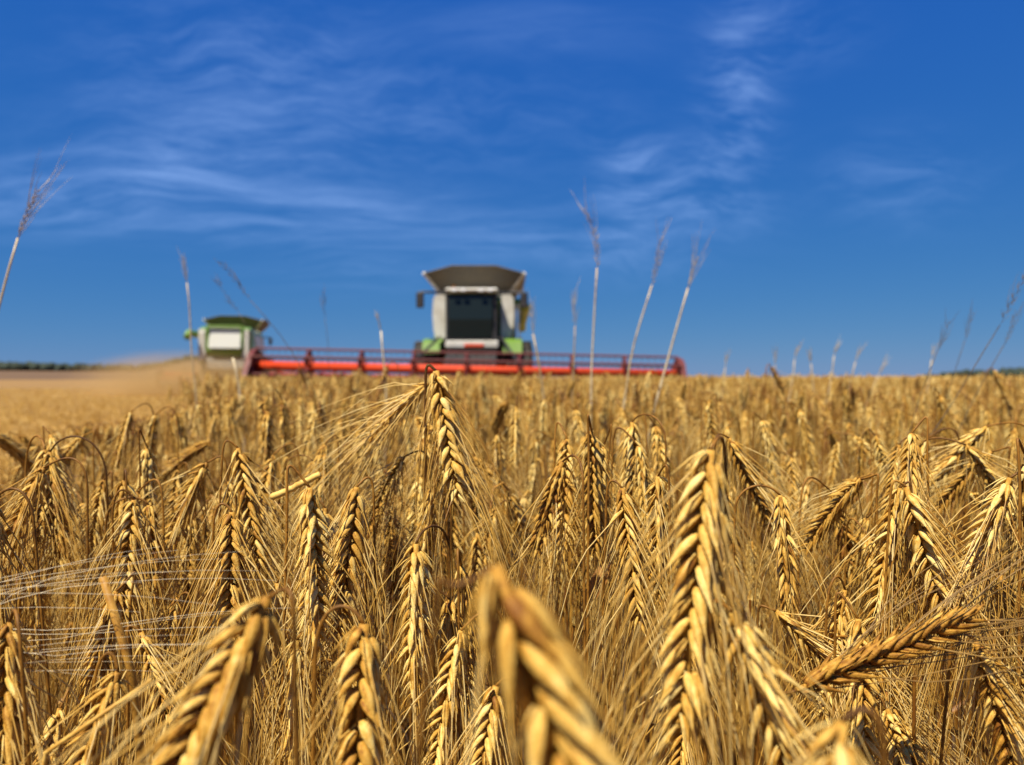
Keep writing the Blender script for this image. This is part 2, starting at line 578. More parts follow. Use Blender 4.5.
def place_plant(label, G, ms, group=None, sc=1.0, rz=0.0, ear_label=None):
    t = thing('barley_plant', label, 'barley', G, group, rz)
    t.scale = (sc, sc, sc)
    link('stem', ms[0], t)
    e = link('ear', ms[1], t)
    link('awn_beard', ms[2], e)
    if ms[3] is not None:
        link('leaf', ms[3], t)
    return t


def mats_on(ms):
    for me, k in zip(ms, ('stem', 'grain', 'awn', 'leaf')):
        if me is not None and not me.materials:
            me.materials.append(M[k])


GRP = 'barley plants of the uncut crop'
# px, py: where the ear joins its stem; d: metres from the camera; a: lean of the ear in degrees from hanging, + towards the right;
# tw: degrees tipped towards the camera; L: ear length; w: arch width; sd: arch side (-1 stem to the left, 1 right); the rest: shape
HERO = [
    dict(px=436, py=371, d=.50, a=11, tw=6, L=.086, w=.007, sd=-1, roll=6, fat=1.65, arch=.02, bend=.05, spread=.22, dark=.0, r=.0015, n='the tall central ear', label='tallest central barley ear, sharp, bowed beside its dark stem below the combine cab'),
    dict(px=428, py=384, d=.54, a=-52, tw=-10, L=.060, w=.012, sd=1, roll=60, arch=.03, spread=.35, label='pale ear fanning its awns leftwards from behind the dark stem of the tallest ear'),
    dict(px=447, py=466, d=.68, a=5, tw=0, L=.085, w=.012, sd=1, roll=10, label='slim soft-focus ear hanging beneath the grains of the tallest central ear'),
    dict(px=404, py=457, d=.56, a=-30, tw=5, L=.072, w=.02, sd=1, roll=18, fat=1.1, bend=.35, arch=.03, label='ear slanting down to the left from a thin neck beside the long pale awns'),
    dict(px=357, py=487, d=.42, a=-7, tw=8, L=.082, w=.010, sd=1, roll=-12, fat=1.3, arch=.025, bend=.1, n='the plump ear', label='plump sharp ear hanging straight, between the slanting ear and the slim pale one'),
    dict(px=364, py=624, d=.27, a=0, tw=12, L=.086, w=.018, sd=-1, roll=8, fat=1.5, arch=.028, bend=.1, spread=.3, n='the broad bottom ear', label='broad close ear with raised chevron grains hanging from a dark arch at bottom edge'),
    dict(px=495, py=566, d=.14, a=23, tw=8, L=.104, w=.012, sd=-1, roll=18, fat=1.15, arch=.042, kink=1.0, bend=.1, dark=.0, r=.0009, glean=.12, awn_n=22, ang=.9, n='the huge blurred ear', label='huge blurred ear closest of all, leaning right in front of everything'),
    dict(px=711, py=450, d=.25, a=-8, tw=6, L=.092, w=.012, sd=1, roll=14, fat=1.2, arch=.02, bend=.05, spread=.2, away=1, n='the big right ear', label='big sharp ear with deep grain furrows and pale awns down its middle'),
    dict(px=733, py=612, d=.24, a=21, tw=8, L=.086, w=.008, sd=-1, roll=40, fat=1.05, arch=.02, bend=.1, label='ear slanting down to the right beneath the big furrowed ear'),
    dict(px=842, py=722, d=.155, a=-14, tw=10, L=.078, w=.008, sd=1, roll=12, fat=1.1, arch=.015, label='blurred yellow ear tip poking up at bottom edge beneath the dark sideways ear'),
    dict(px=268, py=598, d=.21, a=-27, tw=8, L=.092, w=.010, sd=1, roll=25, fat=1.2, arch=.018, bend=.2, spread=.2, n='the large slanting ear', label='large ear slanting down to the left across the lower left corner'),
    dict(px=232, py=512, d=.40, a=1, tw=6, L=.080, w=.010, sd=-1, roll=4, fat=1.4, arch=.02, bend=.05, spread=.3, n='the neat chevron ear', label='neat sharp ear with two even chevron columns, just above the large slanting ear'),
    dict(px=238, py=448, d=.49, a=12, tw=0, L=.080, w=.010, sd=-1, roll=15, fat=1.1, arch=.025, spread=.55, label='ear with awns fanning far right, hanging behind the neat chevron ear'),
    dict(px=207, py=463, d=.54, a=-28, tw=0, L=.080, w=.014, sd=1, roll=50, arch=.03, bend=.4, spread=.45, label='ear drooping left with trailing awns, left of the wide right-fanning ear'),
    dict(px=44, py=468, d=.49, a=-24, tw=4, L=.075, w=.030, sd=1, roll=45, arch=.04, dark=.05, n='the arched pair', label='ear bending left from the inner of two nested dark stem arches'),
    dict(px=50, py=452, d=.55, a=6, tw=0, L=.085, w=.040, sd=1, roll=25, arch=.05, dark=.05, label='ear hanging straight from the outer of two nested dark stem arches'),
    dict(px=-6, py=500, d=.40, a=-6, tw=0, L=.08, w=.022, sd=1, roll=30, arch=.03, dark=.02, label='ear cut by the left edge with its dark stem arching into view'),
    dict(px=134, py=500, d=.47, a=-3, tw=4, L=.074, w=.012, sd=-1, roll=12, fat=1.25, arch=.03, bend=.1, label='straight hanging ear midway between the nested arches and the neat chevron ear'),
    dict(px=10, py=622, d=.30, a=1, tw=4, L=.08, w=.018, sd=1, roll=30, fat=.9, arch=.028, dark=.2, label='pale ear at the left edge under a green-brown arched stem'),
    dict(px=118, py=672, d=.30, a=-17, tw=8, L=.075, w=.010, sd=-1, roll=45, arch=.03, label='ear spreading down to the left, topped by a broken orange straw'),
    dict(px=141, py=632, d=.37, a=20, tw=0, L=.06, w=.006, sd=-1, roll=30, arch=.02, label='short pale ear leaning right, left of the large slanting ear'),
    dict(px=178, py=598, d=.48, a=-12, tw=0, L=.058, w=.010, sd=1, roll=20, arch=.02, label='small ear crossed by the white horizontal awns'),
    dict(px=277, py=583, d=.42, a=3, tw=0, L=.082, w=.010, sd=1, roll=70, fat=.85, arch=.02, label='narrow ear seen edge-on, right behind the top of the large slanting ear'),
    dict(px=297, py=640, d=.37, a=-1, tw=0, L=.075, w=.008, sd=1, roll=75, fat=.75, arch=.02, label='thin bleached ear between the large slanting ear and the broad bottom ear'),
    dict(px=906, py=487, d=.41, a=17, tw=4, L=.084, w=.008, sd=-1, roll=18, fat=1.2, arch=.018, bend=.12, spread=.4, n='the split pair', label='lit right half of a pair of ears parting like a roof'),
    dict(px=900, py=488, d=.43, a=-10, tw=0, L=.082, w=.006, sd=1, roll=40, fat=1.05, arch=.018, bend=.1, spread=.35, label='shaded left half of a pair of ears parting like a roof'),
    dict(px=797, py=690, d=.32, a=111, tw=-4, L=.086, w=.012, sd=-1, roll=20, fat=1.0, arch=.02, bend=.0, spread=.12, dark=.1, tone=.08, awnk='shade_awn', ang=.8, awn_n=32, n='the dark sideways ear', label='shade-darkened ear lying almost sideways, pointing right'),  # tone and awn colour lowered to paint in the shade it lies in
    dict(px=975, py=640, d=.34, a=19, tw=4, L=.078, w=.010, sd=-1, roll=25, arch=.02, label='ear leaning right near the lower right corner, below the dark sideways ear'),
    dict(px=1010, py=478, d=.40, a=-24, tw=0, L=.075, w=.008, sd=1, roll=60, arch=.02, tone=.75, label='bleached whitish ear leaning left at the right edge'),
    dict(px=966, py=445, d=.56, a=40, tw=0, L=.066, w=.034, sd=-1, roll=20, arch=.035, bend=.4, label='ear curving right from a tall golden stem arch near the right edge'),
    dict(px=729, py=438, d=.56, a=30, tw=0, L=.075, w=.012, sd=-1, roll=30, arch=.02, bend=.3, label='ear leaning right from behind the top of the big furrowed ear'),
    dict(px=622, py=488, d=.44, a=8, tw=4, L=.08, w=.010, sd=-1, roll=20, fat=1.1, arch=.02, spread=.4, n='the fanned ear', label='ear with long fanned awns just left of the big furrowed ear'),
    dict(px=572, py=462, d=.82, a=4, tw=0, L=.085, w=.012, sd=-1, roll=10, fat=1.2, label='plump blurred ear standing alone above the huge blurred ear'),
    dict(px=776, py=611, d=.42, a=48, tw=6, L=.056, w=.01, sd=-1, roll=25, arch=.02, label='short bright ear leaning right, above the dark sideways ear'),
    dict(px=496, py=686, d=.34, a=-10, tw=8, L=.075, w=.008, sd=1, roll=15, fat=1.25, arch=.02, label='ear at bottom edge half hidden behind the huge blurred ear'),
    dict(px=496, py=508, d=.62, a=-14, tw=0, L=.052, w=.010, sd=1, roll=20, label='small knobbly ear above the top of the huge blurred ear'),
    dict(px=388, py=502, d=.58, a=5, tw=0, L=.078, w=.010, sd=-1, roll=8, label='slim ear in shade between the plump ear and the long pale awns'),
    dict(px=325, py=508, d=.47, a=-1, tw=0, L=.08, w=.008, sd=-1, roll=60, fat=.9, arch=.02, label='slim pale ear hanging left of the plump sharp ear'),
    dict(px=899, py=445, d=.60, a=-10, tw=0, L=.06, w=.012, sd=1, roll=30, arch=.03, label='small ear on a looped stem peeping above the roof-like pair'),
    dict(px=-205, py=650, d=.31, a=96, tw=0, L=.080, w=.012, sd=-1, roll=10, arch=.02, bend=-.05, spread=.03, awn=.14, tone=.7, awnk='white_awn', ang=.75, awn_n=22, awn_r=.00015, n='the white awns at left', label='ear beyond the left edge sending white awns horizontally into the picture'),
    dict(px=104, py=480, d=.60, a=-10, tw=0, L=.06, w=.010, sd=1, roll=25, label='small ear close left of the straight hanging one, right of the nested arches'),
    dict(px=63, py=488, d=.62, a=3, tw=0, L=.062, w=.012, sd=-1, roll=15, label='small ear tucked behind the two nested dark arches'),
    dict(px=845, py=590, d=.42, a=-12, tw=4, L=.07, w=.014, sd=-1, roll=20, label='dim ear between the big furrowed ear and the roof-like pair'),
    dict(px=1000, py=575, d=.43, a=12, tw=0, L=.07, w=.008, sd=-1, roll=20, label='ear at right edge beneath the bleached whitish one'),
    dict(px=690, py=640, d=.36, a=-4, tw=0, L=.07, w=.008, sd=1, roll=20, label='ear low between the huge blurred ear and the big furrowed one'),
    dict(px=178, py=470, d=.70, a=-5, tw=0, L=.075, w=.012, sd=1, roll=20, label='soft ear close behind the left-drooping ear with trailing awns'),
]

BOX = []            # picture boxes of the placed ears, to keep the others from covering them


def seen_box(ax, d):
    px = CX + ax[:, 0] / ax[:, 1] * F
    py = HZ + (EYE - ax[:, 2]) / ax[:, 1] * F
    return px.min(), py.min(), px.max(), py.max()


for h in HERO:
    rng = np.random.default_rng(int(h['px'] * 7 + h['py'] * 13) % 99991)
    P = at(h['px'], h['py'], h['d'])
    a, tw = R(h['a']), R(h['tw'])
    D = nrm([math.sin(a) * math.cos(tw), -math.sin(tw), -math.cos(a) * math.cos(tw)])
    hd = nrm([-h['sd'], (-1.2 if h.get('away') else rng.normal(0, .35)), 0])
    Pg = P - hd * h['w']
    G = np.array([Pg[0] + h['sd'] * (h['glean'] if 'glean' in h else rng.uniform(.0, .05)), Pg[1] + rng.uniform(.0, .06), 0.0])
    G, *ms = plant_meshes(P, D, h['L'], h['w'], hd, rng, h.get('roll', 0), None, h.get('fat', 1.0) * 1.0, None, h.get('bend', .2), h.get('arch', .035) * .75,
                          h.get('awn', .115), h.get('spread', .13), h.get('dark', .22), h.get('tone', .52), G, h['d'] > .5, h.get('r', .0011), h.get('awn_n'), h.get('kink', .35), h.get('ang', 1.0), h.get('awn_r', .00036 if h['d'] > .35 else .00028))
    if 'awnk' in h:
        ms[2].materials.append(M[h['awnk']])
    mats_on(ms)
    place_plant(h['label'], G, ms, GRP)
    bx = seen_box(ear_axis(P, D, h['L'], h.get('bend', .2)), h['d'])
    cxy = ((bx[0] + bx[2]) / 2, (bx[1] + bx[3]) / 2)
    BOX.append((bx, h['d'], cxy))

# ---- the other plants near the camera: shapes built once, then copied
VAR = []
for i in range(26):
    rng = np.random.default_rng(500 + i)
    H = rng.uniform(.80, .84)
    az = rng.uniform(0, 2 * math.pi)
    hd = np.array([1.0, 0, 0])                     # every ear nods towards +x; turned on placing
    nod = R(rng.choice([3, 8, 14, 20, 30, 45, 65], p=[.2, .25, .22, .15, .1, .06, .02]))
    D = nrm([math.sin(nod), rng.normal(0, .12), -math.cos(nod)])
    L = rng.uniform(.058, .082)
    w = rng.choice([rng.uniform(.006, .016), rng.uniform(.018, .038)])
    P = np.array([w + .02, 0, H])
    G, *ms = plant_meshes(P, D, L, w, hd, rng, 0, np.array([rng.normal(0, 1), rng.normal(0, 1), 0.3]), rng.uniform(.98, 1.25), None, rng.uniform(.1, .5), rng.uniform(.02, .055),
                          rng.uniform(.10, .13), rng.uniform(.04, .14), rng.uniform(.1, .35), rng.uniform(.36, .66), np.zeros(3), i % 2 == 0, rng.uniform(.0009, .0012), 34)
    mats_on(ms)
    VAR.append((ms, H, P, D, L))


def uncut(x, y):
    """where the crop still stands: the strip to the left and behind the combine is cut"""
    edge = np.where(y < 17.2, -.44 - .335 * y, 4.4)
    return x > edge


def anchor_label(px, py, d, k):
    """how one finds this ear: its two nearest landmark ears"""
    cand = sorted(((px - b[2][0]) ** 2 + (py - b[2][1]) ** 2, i) for i, b in enumerate(BOX) if 'n' in HERO[i])
    return cand


def cap_left(px, d, top):
    lim = np.interp(px, [-200, 0, 120, 200, 255], [440, 436, 424, 404, 380])
    return np.minimum(top, EYE - (lim - HZ) / F * d * (px < 255))


used_pts = []
n_free = 0
LOOK = {}
tries = 0
FREE = []
NEAR = 100
while n_free < 248 and tries < 90000:
    tries += 1
    d = random.uniform(.43 ** 1.35, 1.8 ** 1.35) ** (1 / 1.35)
    px = random.uniform(-40, 1064)
    phase = n_free < NEAR and tries < 30000
    if phase:
        d = random.uniform(.36, .74)
    x = (px - CX) / F * d
    if not uncut(np.array(x), np.array(d)):
        continue
    if any((x - q[0]) ** 2 + (d - q[1]) ** 2 < .042 ** 2 for q in used_pts):
        continue
    ms, H, P, D, L = VAR[random.randrange(len(VAR))]
    lo, hi = (.03, .17) if d < .7 else (.02, .13)
    top = EYE - random.uniform(lo, hi)
    if phase:
        top = EYE - (random.uniform(425, 700) - HZ) / F * d
        if top < .70:
            continue
    top = float(cap_left(px, d, top))
    sc = top / H
    sc = min(max(sc, .86), 1.07)
    rz = random.choice([0, math.pi]) + random.gauss(0, .9)
    c, s = math.cos(rz), math.sin(rz)
    wp = np.array([x + (P[0] * c) * sc, d + (P[0] * s) * sc, P[2] * sc])
    wd = np.array([D[0] * c - D[1] * s, D[0] * s + D[1] * c, D[2]])
    bx = seen_box(np.array([wp, wp + wd * L * sc]), d)
    if bx[1] > 770 or bx[2] < -5 or bx[0] > 1029:
        continue
    m = 3 if d < .8 else 1
    bad = False
    for b, bd, _ in BOX[:len(HERO)]:
        if wp[1] < bd + .03 and bx[0] - m < b[2] and bx[2] + m > b[0] and bx[1] - m < b[3] and bx[3] + m > b[1]:
            bad = True
            break
    if not bad:                                    # not wholly behind ears already standing nearer
        mx, my = (bx[0] + bx[2]) / 2, (bx[1] + bx[3]) / 2
        for (b, bd, _) in BOX:
            if bd < wp[1] and b[0] + 4 < mx < b[2] - 4 and b[1] < my < b[3]:
                bad = True
                break
    if bad:
        continue
    used_pts.append((x, d))
    BOX.append((bx, wp[1], ((bx[0] + bx[2]) / 2, (bx[1] + bx[3]) / 2)))
    FREE.append((ms, x, d, sc, rz, bx, wd))
    n_free += 1

# labels: where each stands among landmarks one can find
LAND = [((b[2][0], b[2][1]), HERO[i]['n']) for i, b in enumerate(BOX[:len(HERO)]) if 'n' in HERO[i]]
LAND += [((470, 372), 'the combine cab'), ((350, 372), 'the left red header'), ((600, 376), 'the right red header'), ((228, 375), 'the far green combine'), ((90, 392), 'the cut stubble'), ((800, 382), 'the open skyline')]
rows = []
for (ms, x, d, sc, rz, bx, wd) in FREE:
    mx, my = (bx[0] + bx[2]) / 2, (bx[1] + bx[3]) / 2
    size = 'small blurred' if d > 1.4 else 'little' if d > 1.0 else 'middling' if d > .7 else 'near'
    lean = 'leaning right' if wd[0] > .25 else 'leaning left' if wd[0] < -.25 else 'hanging straight'
    cand = sorted(((mx - q[0]) ** 2 + (my - q[1]) ** 2, q, n) for q, n in LAND)

    def rel(q):
        dx, dy = mx - q[0], my - q[1]
        if abs(dx) < .45 * abs(dy):
            return 'above' if dy < 0 else 'below'
        if abs(dy) < .45 * abs(dx):
            return 'right of' if dx > 0 else 'left of'
        return ('above and ' if dy < 0 else 'below and ') + ('right of' if dx > 0 else 'left of')
    rows.append((f"{size} ear {lean}, {rel(cand[0][1])} {cand[0][2]}", f"{size} ear, {rel(cand[0][1])} {cand[0][2]}", mx, (ms, x, d, sc, rz)))
same = {}
for r_ in rows:
    same.setdefault(r_[0], []).append(r_)
ORD = ['', 'second', 'third', 'fourth', 'fifth', 'sixth', 'seventh', 'eighth', 'ninth', 'tenth', 'eleventh', 'twelfth']
for lab, rs_ in same.items():
    rs_.sort(key=lambda r: r[2])
    for k, r_ in enumerate(rs_):
        L_ = lab
        if len(rs_) > 1:
            pre = 'leftmost' if k == 0 else 'rightmost' if k == len(rs_) - 1 else ORD[k] + ' from left,'
            L_ = f"{pre} {lab}"
        ms, x, d, sc, rz = r_[3]
        place_plant(L_, (x, d, 0.0), ms, GRP, sc, rz)

# ---- the rest of the crop, one mass
def crop_plants(mb, xs, ys, tops, lod, rng, ear_l=(.062, .085), awns=12, stem_from=0.0, ears=True, ripe=.5):
    n = len(xs)
    for i in range(n):
        x, y, top = xs[i], ys[i], tops[i]
        az = rng.uniform(0, 2 * math.pi)
        hd = np.array([math.cos(az), math.sin(az), 0])
        nod = abs(rng.normal(0, 17)) + 3
        nod = R(min(nod, 130))
        D = hd * math.sin(nod) + np.array([0, 0, -math.cos(nod)])
        w = rng.uniform(.008, .03)
        L = rng.uniform(*ear_l)
        P = np.array([x, y, top])
        tone = np.clip(rng.normal(ripe, .15), .05, .95)
        K = P - hd * w
        zb = stem_from
        lean = rng.normal(0, .02, 2)
        pts = np.array([[K[0] + lean[0], K[1] + lean[1], zb], [K[0] + lean[0] * .4, K[1] + lean[1] * .4, zb + (top - zb) * .6], K + (0, 0, -.03),
                        K + hd * w * .25 + (0, 0, -.004 + .3 * w), K + hd * w * .7 + (0, 0, .002 + .2 * w), P])
        if lod >= 2:
            pts = pts[[0, 2, 4, 5]]
        V, q, _ = tube_geo(pts, .0012, 5 if lod == 1 else 3, False)
        mb.add(V, q, tone=np.clip(tone - .34, 0, 1))
        if not ears:
            continue
        if lod == 1:
            ax = ear_axis(P, D, L, .3, 5)
            gm, am = make_ear(ax, np.array([rng.normal(), rng.normal(), .2]), 19, rng, 1, 1.15, .10, .16, awns, tone)
        else:
            ax = ear_axis(P, D, L, .3, 4)
            gm, am = make_ear(ax, np.array([rng.normal(), rng.normal(), .2]), 11, rng, 2, 1.9, .09, .16, awns, tone, .00042)
        for src in (gm, am):
            src.A = [np.clip(a, 0, 1) for a in src.A]
            mb.add(src.V[0], src.Q[0], tone=src.A[0])


def library(lod, count, rng, **k):
    out = []
    for _ in range(count):
        mb = MB()
        crop_plants(mb, [0.0], [0.0], [0.83], lod, rng, **k)
        V = np.concatenate(mb.V)
        Q = np.concatenate(mb.Q)
        out.append((V, Q, np.concatenate(mb.A)))
    return out


def scatter(mb, lib, xs, ys, tops, rng):
    pick = rng.integers(0, len(lib), len(xs))
    for k, (V, Q, A) in enumerate(lib):
        s = np.where(pick == k)[0]
        m = len(s)
        if not m:
            continue
        an = rng.uniform(0, 2 * math.pi, m)
        c, si = np.cos(an), np.sin(an)
        X = V[None, :, 0] * c[:, None] - V[None, :, 1] * si[:, None] + xs[s][:, None]
        Y = V[None, :, 0] * si[:, None] + V[None, :, 1] * c[:, None] + ys[s][:, None]
        Z = V[None, :, 2] + (tops[s] - .83)[:, None] * np.clip(V[None, :, 2] / .5, 0, 1)
        q = (Q[None] + (np.arange(m) * len(V))[:, None, None]).reshape(-1, 4)
        tone = np.clip(A[None] + rng.normal(0, .1, m)[:, None], 0, 1)
        mb.add(np.stack([X, Y, Z], -1).reshape(-1, 3), q, tone=tone.ravel())


def wedge(d0, d1, dens, rng, margin=.12, xlim=None):
    """random points of the standing crop between two distances, a bit wider than the picture"""
    half = d1 * (.70 + margin) + .3
    n = int((d1 - d0) * 2 * half * dens)
    x, y = rng.uniform(-half, half, n), rng.uniform(d0, d1, n)
    ok = (np.abs(x) < y * (.70 + margin) + .3) & uncut(x, y)
    return x[ok], y[ok]


def thin_combine(x, y):
    """nothing stands where the header has already cut"""
    return ~((y > 17.0) & (x < 4.5))


rng = np.random.default_rng(77)
crop = MB()
lib1 = library(1, 22, rng, awns=9, ripe=.54)
lib2 = library(2, 26, rng, awns=7, ripe=.66)
lib3 = library(2, 14, rng, awns=5, ripe=.74)
# between the named plants: lower ears and bare culms
x, y = wedge(.62, 1.5, 190, rng)
scatter(crop, lib1, x, y, np.minimum(rng.uniform(.62, .80, len(x)), cap_left(CX + x / y * F, y, np.full(len(x), .9))), rng)
mbs = MB()
for i in range(24):
    pass
x, y = wedge(.36, 1.6, 520, rng)
top = rng.uniform(.55, .76, len(x))
base = np.stack([x, y, np.zeros(len(x))], -1)
tipv = np.stack([x + rng.normal(0, .03, len(x)), y + rng.normal(0, .03, len(x)), top], -1)
mid = (base + tipv) / 2 + rng.normal(0, .006, (len(x), 3))
V, q = many_tubes(np.stack([base, mid, tipv], 1), np.tile([.0015, .0013, .0009], (len(x), 1)), 5)
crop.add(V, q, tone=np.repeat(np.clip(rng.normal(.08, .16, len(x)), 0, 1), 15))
# withered leaf blades hanging among the culms
for i in range(300):
    d = math.sqrt(rng.uniform(.4 ** 2, 1.7 ** 2))
    xx = rng.uniform(-.75, .75) * d
    if not uncut(np.array(xx), np.array(d)):
        continue
    h = rng.uniform(0, 6.28)
    lf = leaf_geo((xx, d, rng.uniform(.42, .72)), (math.cos(h), math.sin(h)), rng.uniform(.1, .22), rng, rng.uniform(.0012, .0026), rng.uniform(.0, .4))
    crop.add(lf.V[0], lf.Q[0], tone=np.clip(lf.A[0] - .1, 0, 1))


def height_var(x, y):
    return .018 * np.sin(x * 1.7 + y * .9) + .014 * np.sin(x * .6 - y * 1.3 + 2) + .01 * np.sin(y * 3.1 + x * 2.3)


for d0, d1, dens, lib in ((1.5, 2.6, 210, lib1), (2.6, 6.5, 190, lib2), (6.5, 12, 110, lib3), (12, 26, 55, lib3)):
    x, y = wedge(d0, d1, dens, rng, .10)
    ok = thin_combine(x, y)
    x, y = x[ok], y[ok]
    far = np.clip((y - 1.5) / 8, 0, 1)
    t = rng.normal(.82 + .03 * far, .034, len(x)) + height_var(x, y) * (1 - .3 * far)
    t = np.where(rng.random(len(x)) < .02, t + rng.uniform(.02, .09, len(x)), t)
    pxs = CX + x / y * F
    t = np.where((y < 3.2) & (pxs < 255), cap_left(pxs, y, t), t)
    scatter(crop, lib, x, y, np.minimum(t, .93), rng)
# around and behind the camera
n = 900
x, y = rng.uniform(-1.6, 1.8, n), rng.uniform(-1.3, 1.0, n)
ok = (x * x + y * y > .3 ** 2) & (np.abs(x) > np.maximum(y, 0) * .82 + .28) & uncut(x, np.maximum(y, 0.))
scatter(crop, lib2, x[ok], y[ok], rng.uniform(.72, .84, ok.sum()), rng)
# far off: the canopy itself, rough with ear tops
nx, ny = 260, 60
gx, gy = np.meshgrid(np.linspace(-1, 1, nx), np.linspace(0, 1, ny))
Y = 26 + (420 - 26) * gy ** 2
X = 4.5 + (gx + 1) / 2 * (Y * 1.0)
Z = .80 + rng.normal(0, .035, X.shape)
i, j = np.meshgrid(np.arange(ny - 1), np.arange(nx - 1), indexing='ij')
q = np.stack([i * nx + j, i * nx + j + 1, (i + 1) * nx + j + 1, (i + 1) * nx + j], -1).reshape(-1, 4)
crop.add(np.stack([X, Y, Z], -1).reshape(-1, 3), q, tone=np.clip(rng.normal(.7, .14, X.size), 0, 1))
n = 7000
y = 26 + 60 * rng.random(n) ** 1.6
x = 4.5 + rng.random(n) * y
ok = np.abs(x) < y * .8
lib4 = []
for _ in range(6):
    mb = MB()
    for k in range(4):
        az = rng.uniform(0, 6.28)
        o = rng.uniform(-.12, .12, 2)
        hgt = rng.uniform(.72, .86)
        ax = np.array([[o[0], o[1], .4], [o[0], o[1], hgt - .08], [o[0] + .012 * math.cos(az), o[1] + .012 * math.sin(az), hgt], [o[0] + .04 * math.cos(az), o[1] + .04 * math.sin(az), hgt - .08]])
        V, q, _ = tube_geo(ax, [.003, .004, .012, .008], 4, False)
        mb.add(V, q, tone=rng.uniform(.55, .9))
    lib4.append((np.concatenate(mb.V), np.concatenate(mb.Q), np.concatenate(mb.A)))
scatter(crop, lib4, x[ok], y[ok], rng.normal(.84, .035, ok.sum()), rng)
o = crop.build('barley_crop', M['crop'], None, True)
tag(o, 'ripe golden barley standing to the skyline', 'barley crop', None, 'stuff')
print('crop verts', crop.n)
# ------------------------------------------------------------------ stalks that stand above the crop
def stalk(label, pts, d, head, rng, r=.0016, matk='pale', awn=.05, fat=.62, tone=.62, htone=.10, nodes=15, blade=False, cat='grass stalk', name='tall_grass', awn_n=14, group='wild stalks standing above the crop'):
    """pts: picture points of the culm from low to high, head: picture points of the seed head (or None)"""
    if d < 3 and pts[0][1] > 385:
        d, r, awn = d * 1.6, r * .95, awn * 1.5
    W = [at(p[0], p[1], d) for p in pts]
    g = W[0] + (W[0] - W[1]) / np.linalg.norm(W[0] - W[1]) * .10
    G = np.array([g[0] + (g[0] - W[0][0]) * 1.0, d + rng.uniform(.0, .08), 0.0])
    ctl = np.array([G, (G + g) / 2 + (W[0] - G) * 0.02, g] + W)
    # smooth through the points
    s = np.concatenate([[0], np.cumsum(np.linalg.norm(np.diff(ctl, axis=0), axis=1))])
    u = np.linspace(0, s[-1], 26)
    path = np.stack([np.interp(u, s, ctl[:, k]) for k in range(3)], -1)
    path[3:-1] += rng.normal(0, .0022 * min(d, 2), (len(path) - 4, 3)) * (1, .3, 0)
    for _ in range(3):
        path[1:-1] = (path[:-2] + 2 * path[1:-1] + path[2:]) / 4
    t = thing(name, label, cat, G, group)
    mb = MB()
    rad = np.linspace(r * 1.25, r * .75, len(path))
    V, q, tt = tube_geo(path - G, rad, 7, True)
    mb.add(V, q, tt, tone=np.clip(tone + np.concatenate([np.repeat(rng.normal(0, .08, len(path)), 7), [0, 0]]), 0, 1))
    for zn in (.45, .72):
        k = int(zn * 25)
        dd = nrm(path[k + 1] - path[k])
        c = path[k] - G
        mb.tube([c - dd * .005, c - dd * .002, c + dd * .002, c + dd * .005], [r, r * 1.6, r * 1.6, r], 7, False, .15)
    mb.build('stem', M[matk], t, True)
    if head:
        hp = np.array([path[-1]] + [at(p[0], p[1], d) for p in head])
        s = np.concatenate([[0], np.cumsum(np.linalg.norm(np.diff(hp, axis=0), axis=1))])
        u = np.linspace(0, s[-1], 9)
        ax = np.stack([np.interp(u, s, hp[:, k]) for k in range(3)], -1)
        gm, am = make_ear(ax - G, nrm(CAMP - ax[0]), nodes, rng, 0, fat * .036 / max(s[-1], .02), awn, .16, max(6, awn_n // 2), htone + .34, .00035 * max(1, d), .62)
        e = gm.build('seed_head', M[matk], t, True)
        am.build('awn_beard', M[matk], e, True)
    if blade:
        k = 15
        h = rng.uniform(0, 6.28)
        leaf_geo(path[k] - G, (math.cos(h), math.sin(h)), .10, rng, .0028, .3).build('leaf', M['leaf'], t, True)
    return t


rg = np.random.default_rng(3)
stalk('pale stalk with a bearded dark seed head high at the left edge', [(-24, 400), (2, 296), (18, 238)], .62, [(28, 210), (38, 190)], rg, .0020, awn=.055, fat=.8, awn_n=26)
stalk('slender pale stalk rising in front of the far green combine', [(197, 405), (192, 345), (187, 283)], 1.1, [(185, 270), (182, 256)], rg, .0022, awn=.02, blade=True)
stalk('short pale stalk standing before the left half of the red header', [(385, 405), (384, 360), (381, 331)], 1.2, [(379, 322), (377, 314)], rg, .0030, awn=.012)
stalk('yellowish bent stalk just right of the combine cab', [(545, 405), (539, 360), (533, 334)], 1.2, [(532, 318), (531, 300)], rg, .0034, awn=.03)
stalk('thin dim stalk with a sparse head, second from the cab', [(573, 405), (574, 360), (575, 326)], 1.35, [(574, 308), (575, 290)], rg, .0028, awn=.03, tone=.5)
stalk('tall straight stalk whose dark head bends left against the sky', [(591, 395), (594, 320), (597, 268)], 1.05, [(597, 250), (594, 232), (585, 208)], rg, .0026, awn=.05)
stalk('tall stalk leaning right with a straight dark head', [(624, 405), (634, 350), (652, 285)], 1.05, [(657, 262), (660, 240)], rg, .0026, awn=.045)
stalk('tall stalk leaning right with a forked tuft of white awns', [(652, 415), (670, 345), (688, 288)], 1.0, [(693, 272), (697, 258)], rg, .0028, awn=.06, awn_n=16)
stalk('broken headless straw below the far green combine', [(241, 410), (237, 380), (233, 358)], 1.2, None, rg, .0036, tone=.85)
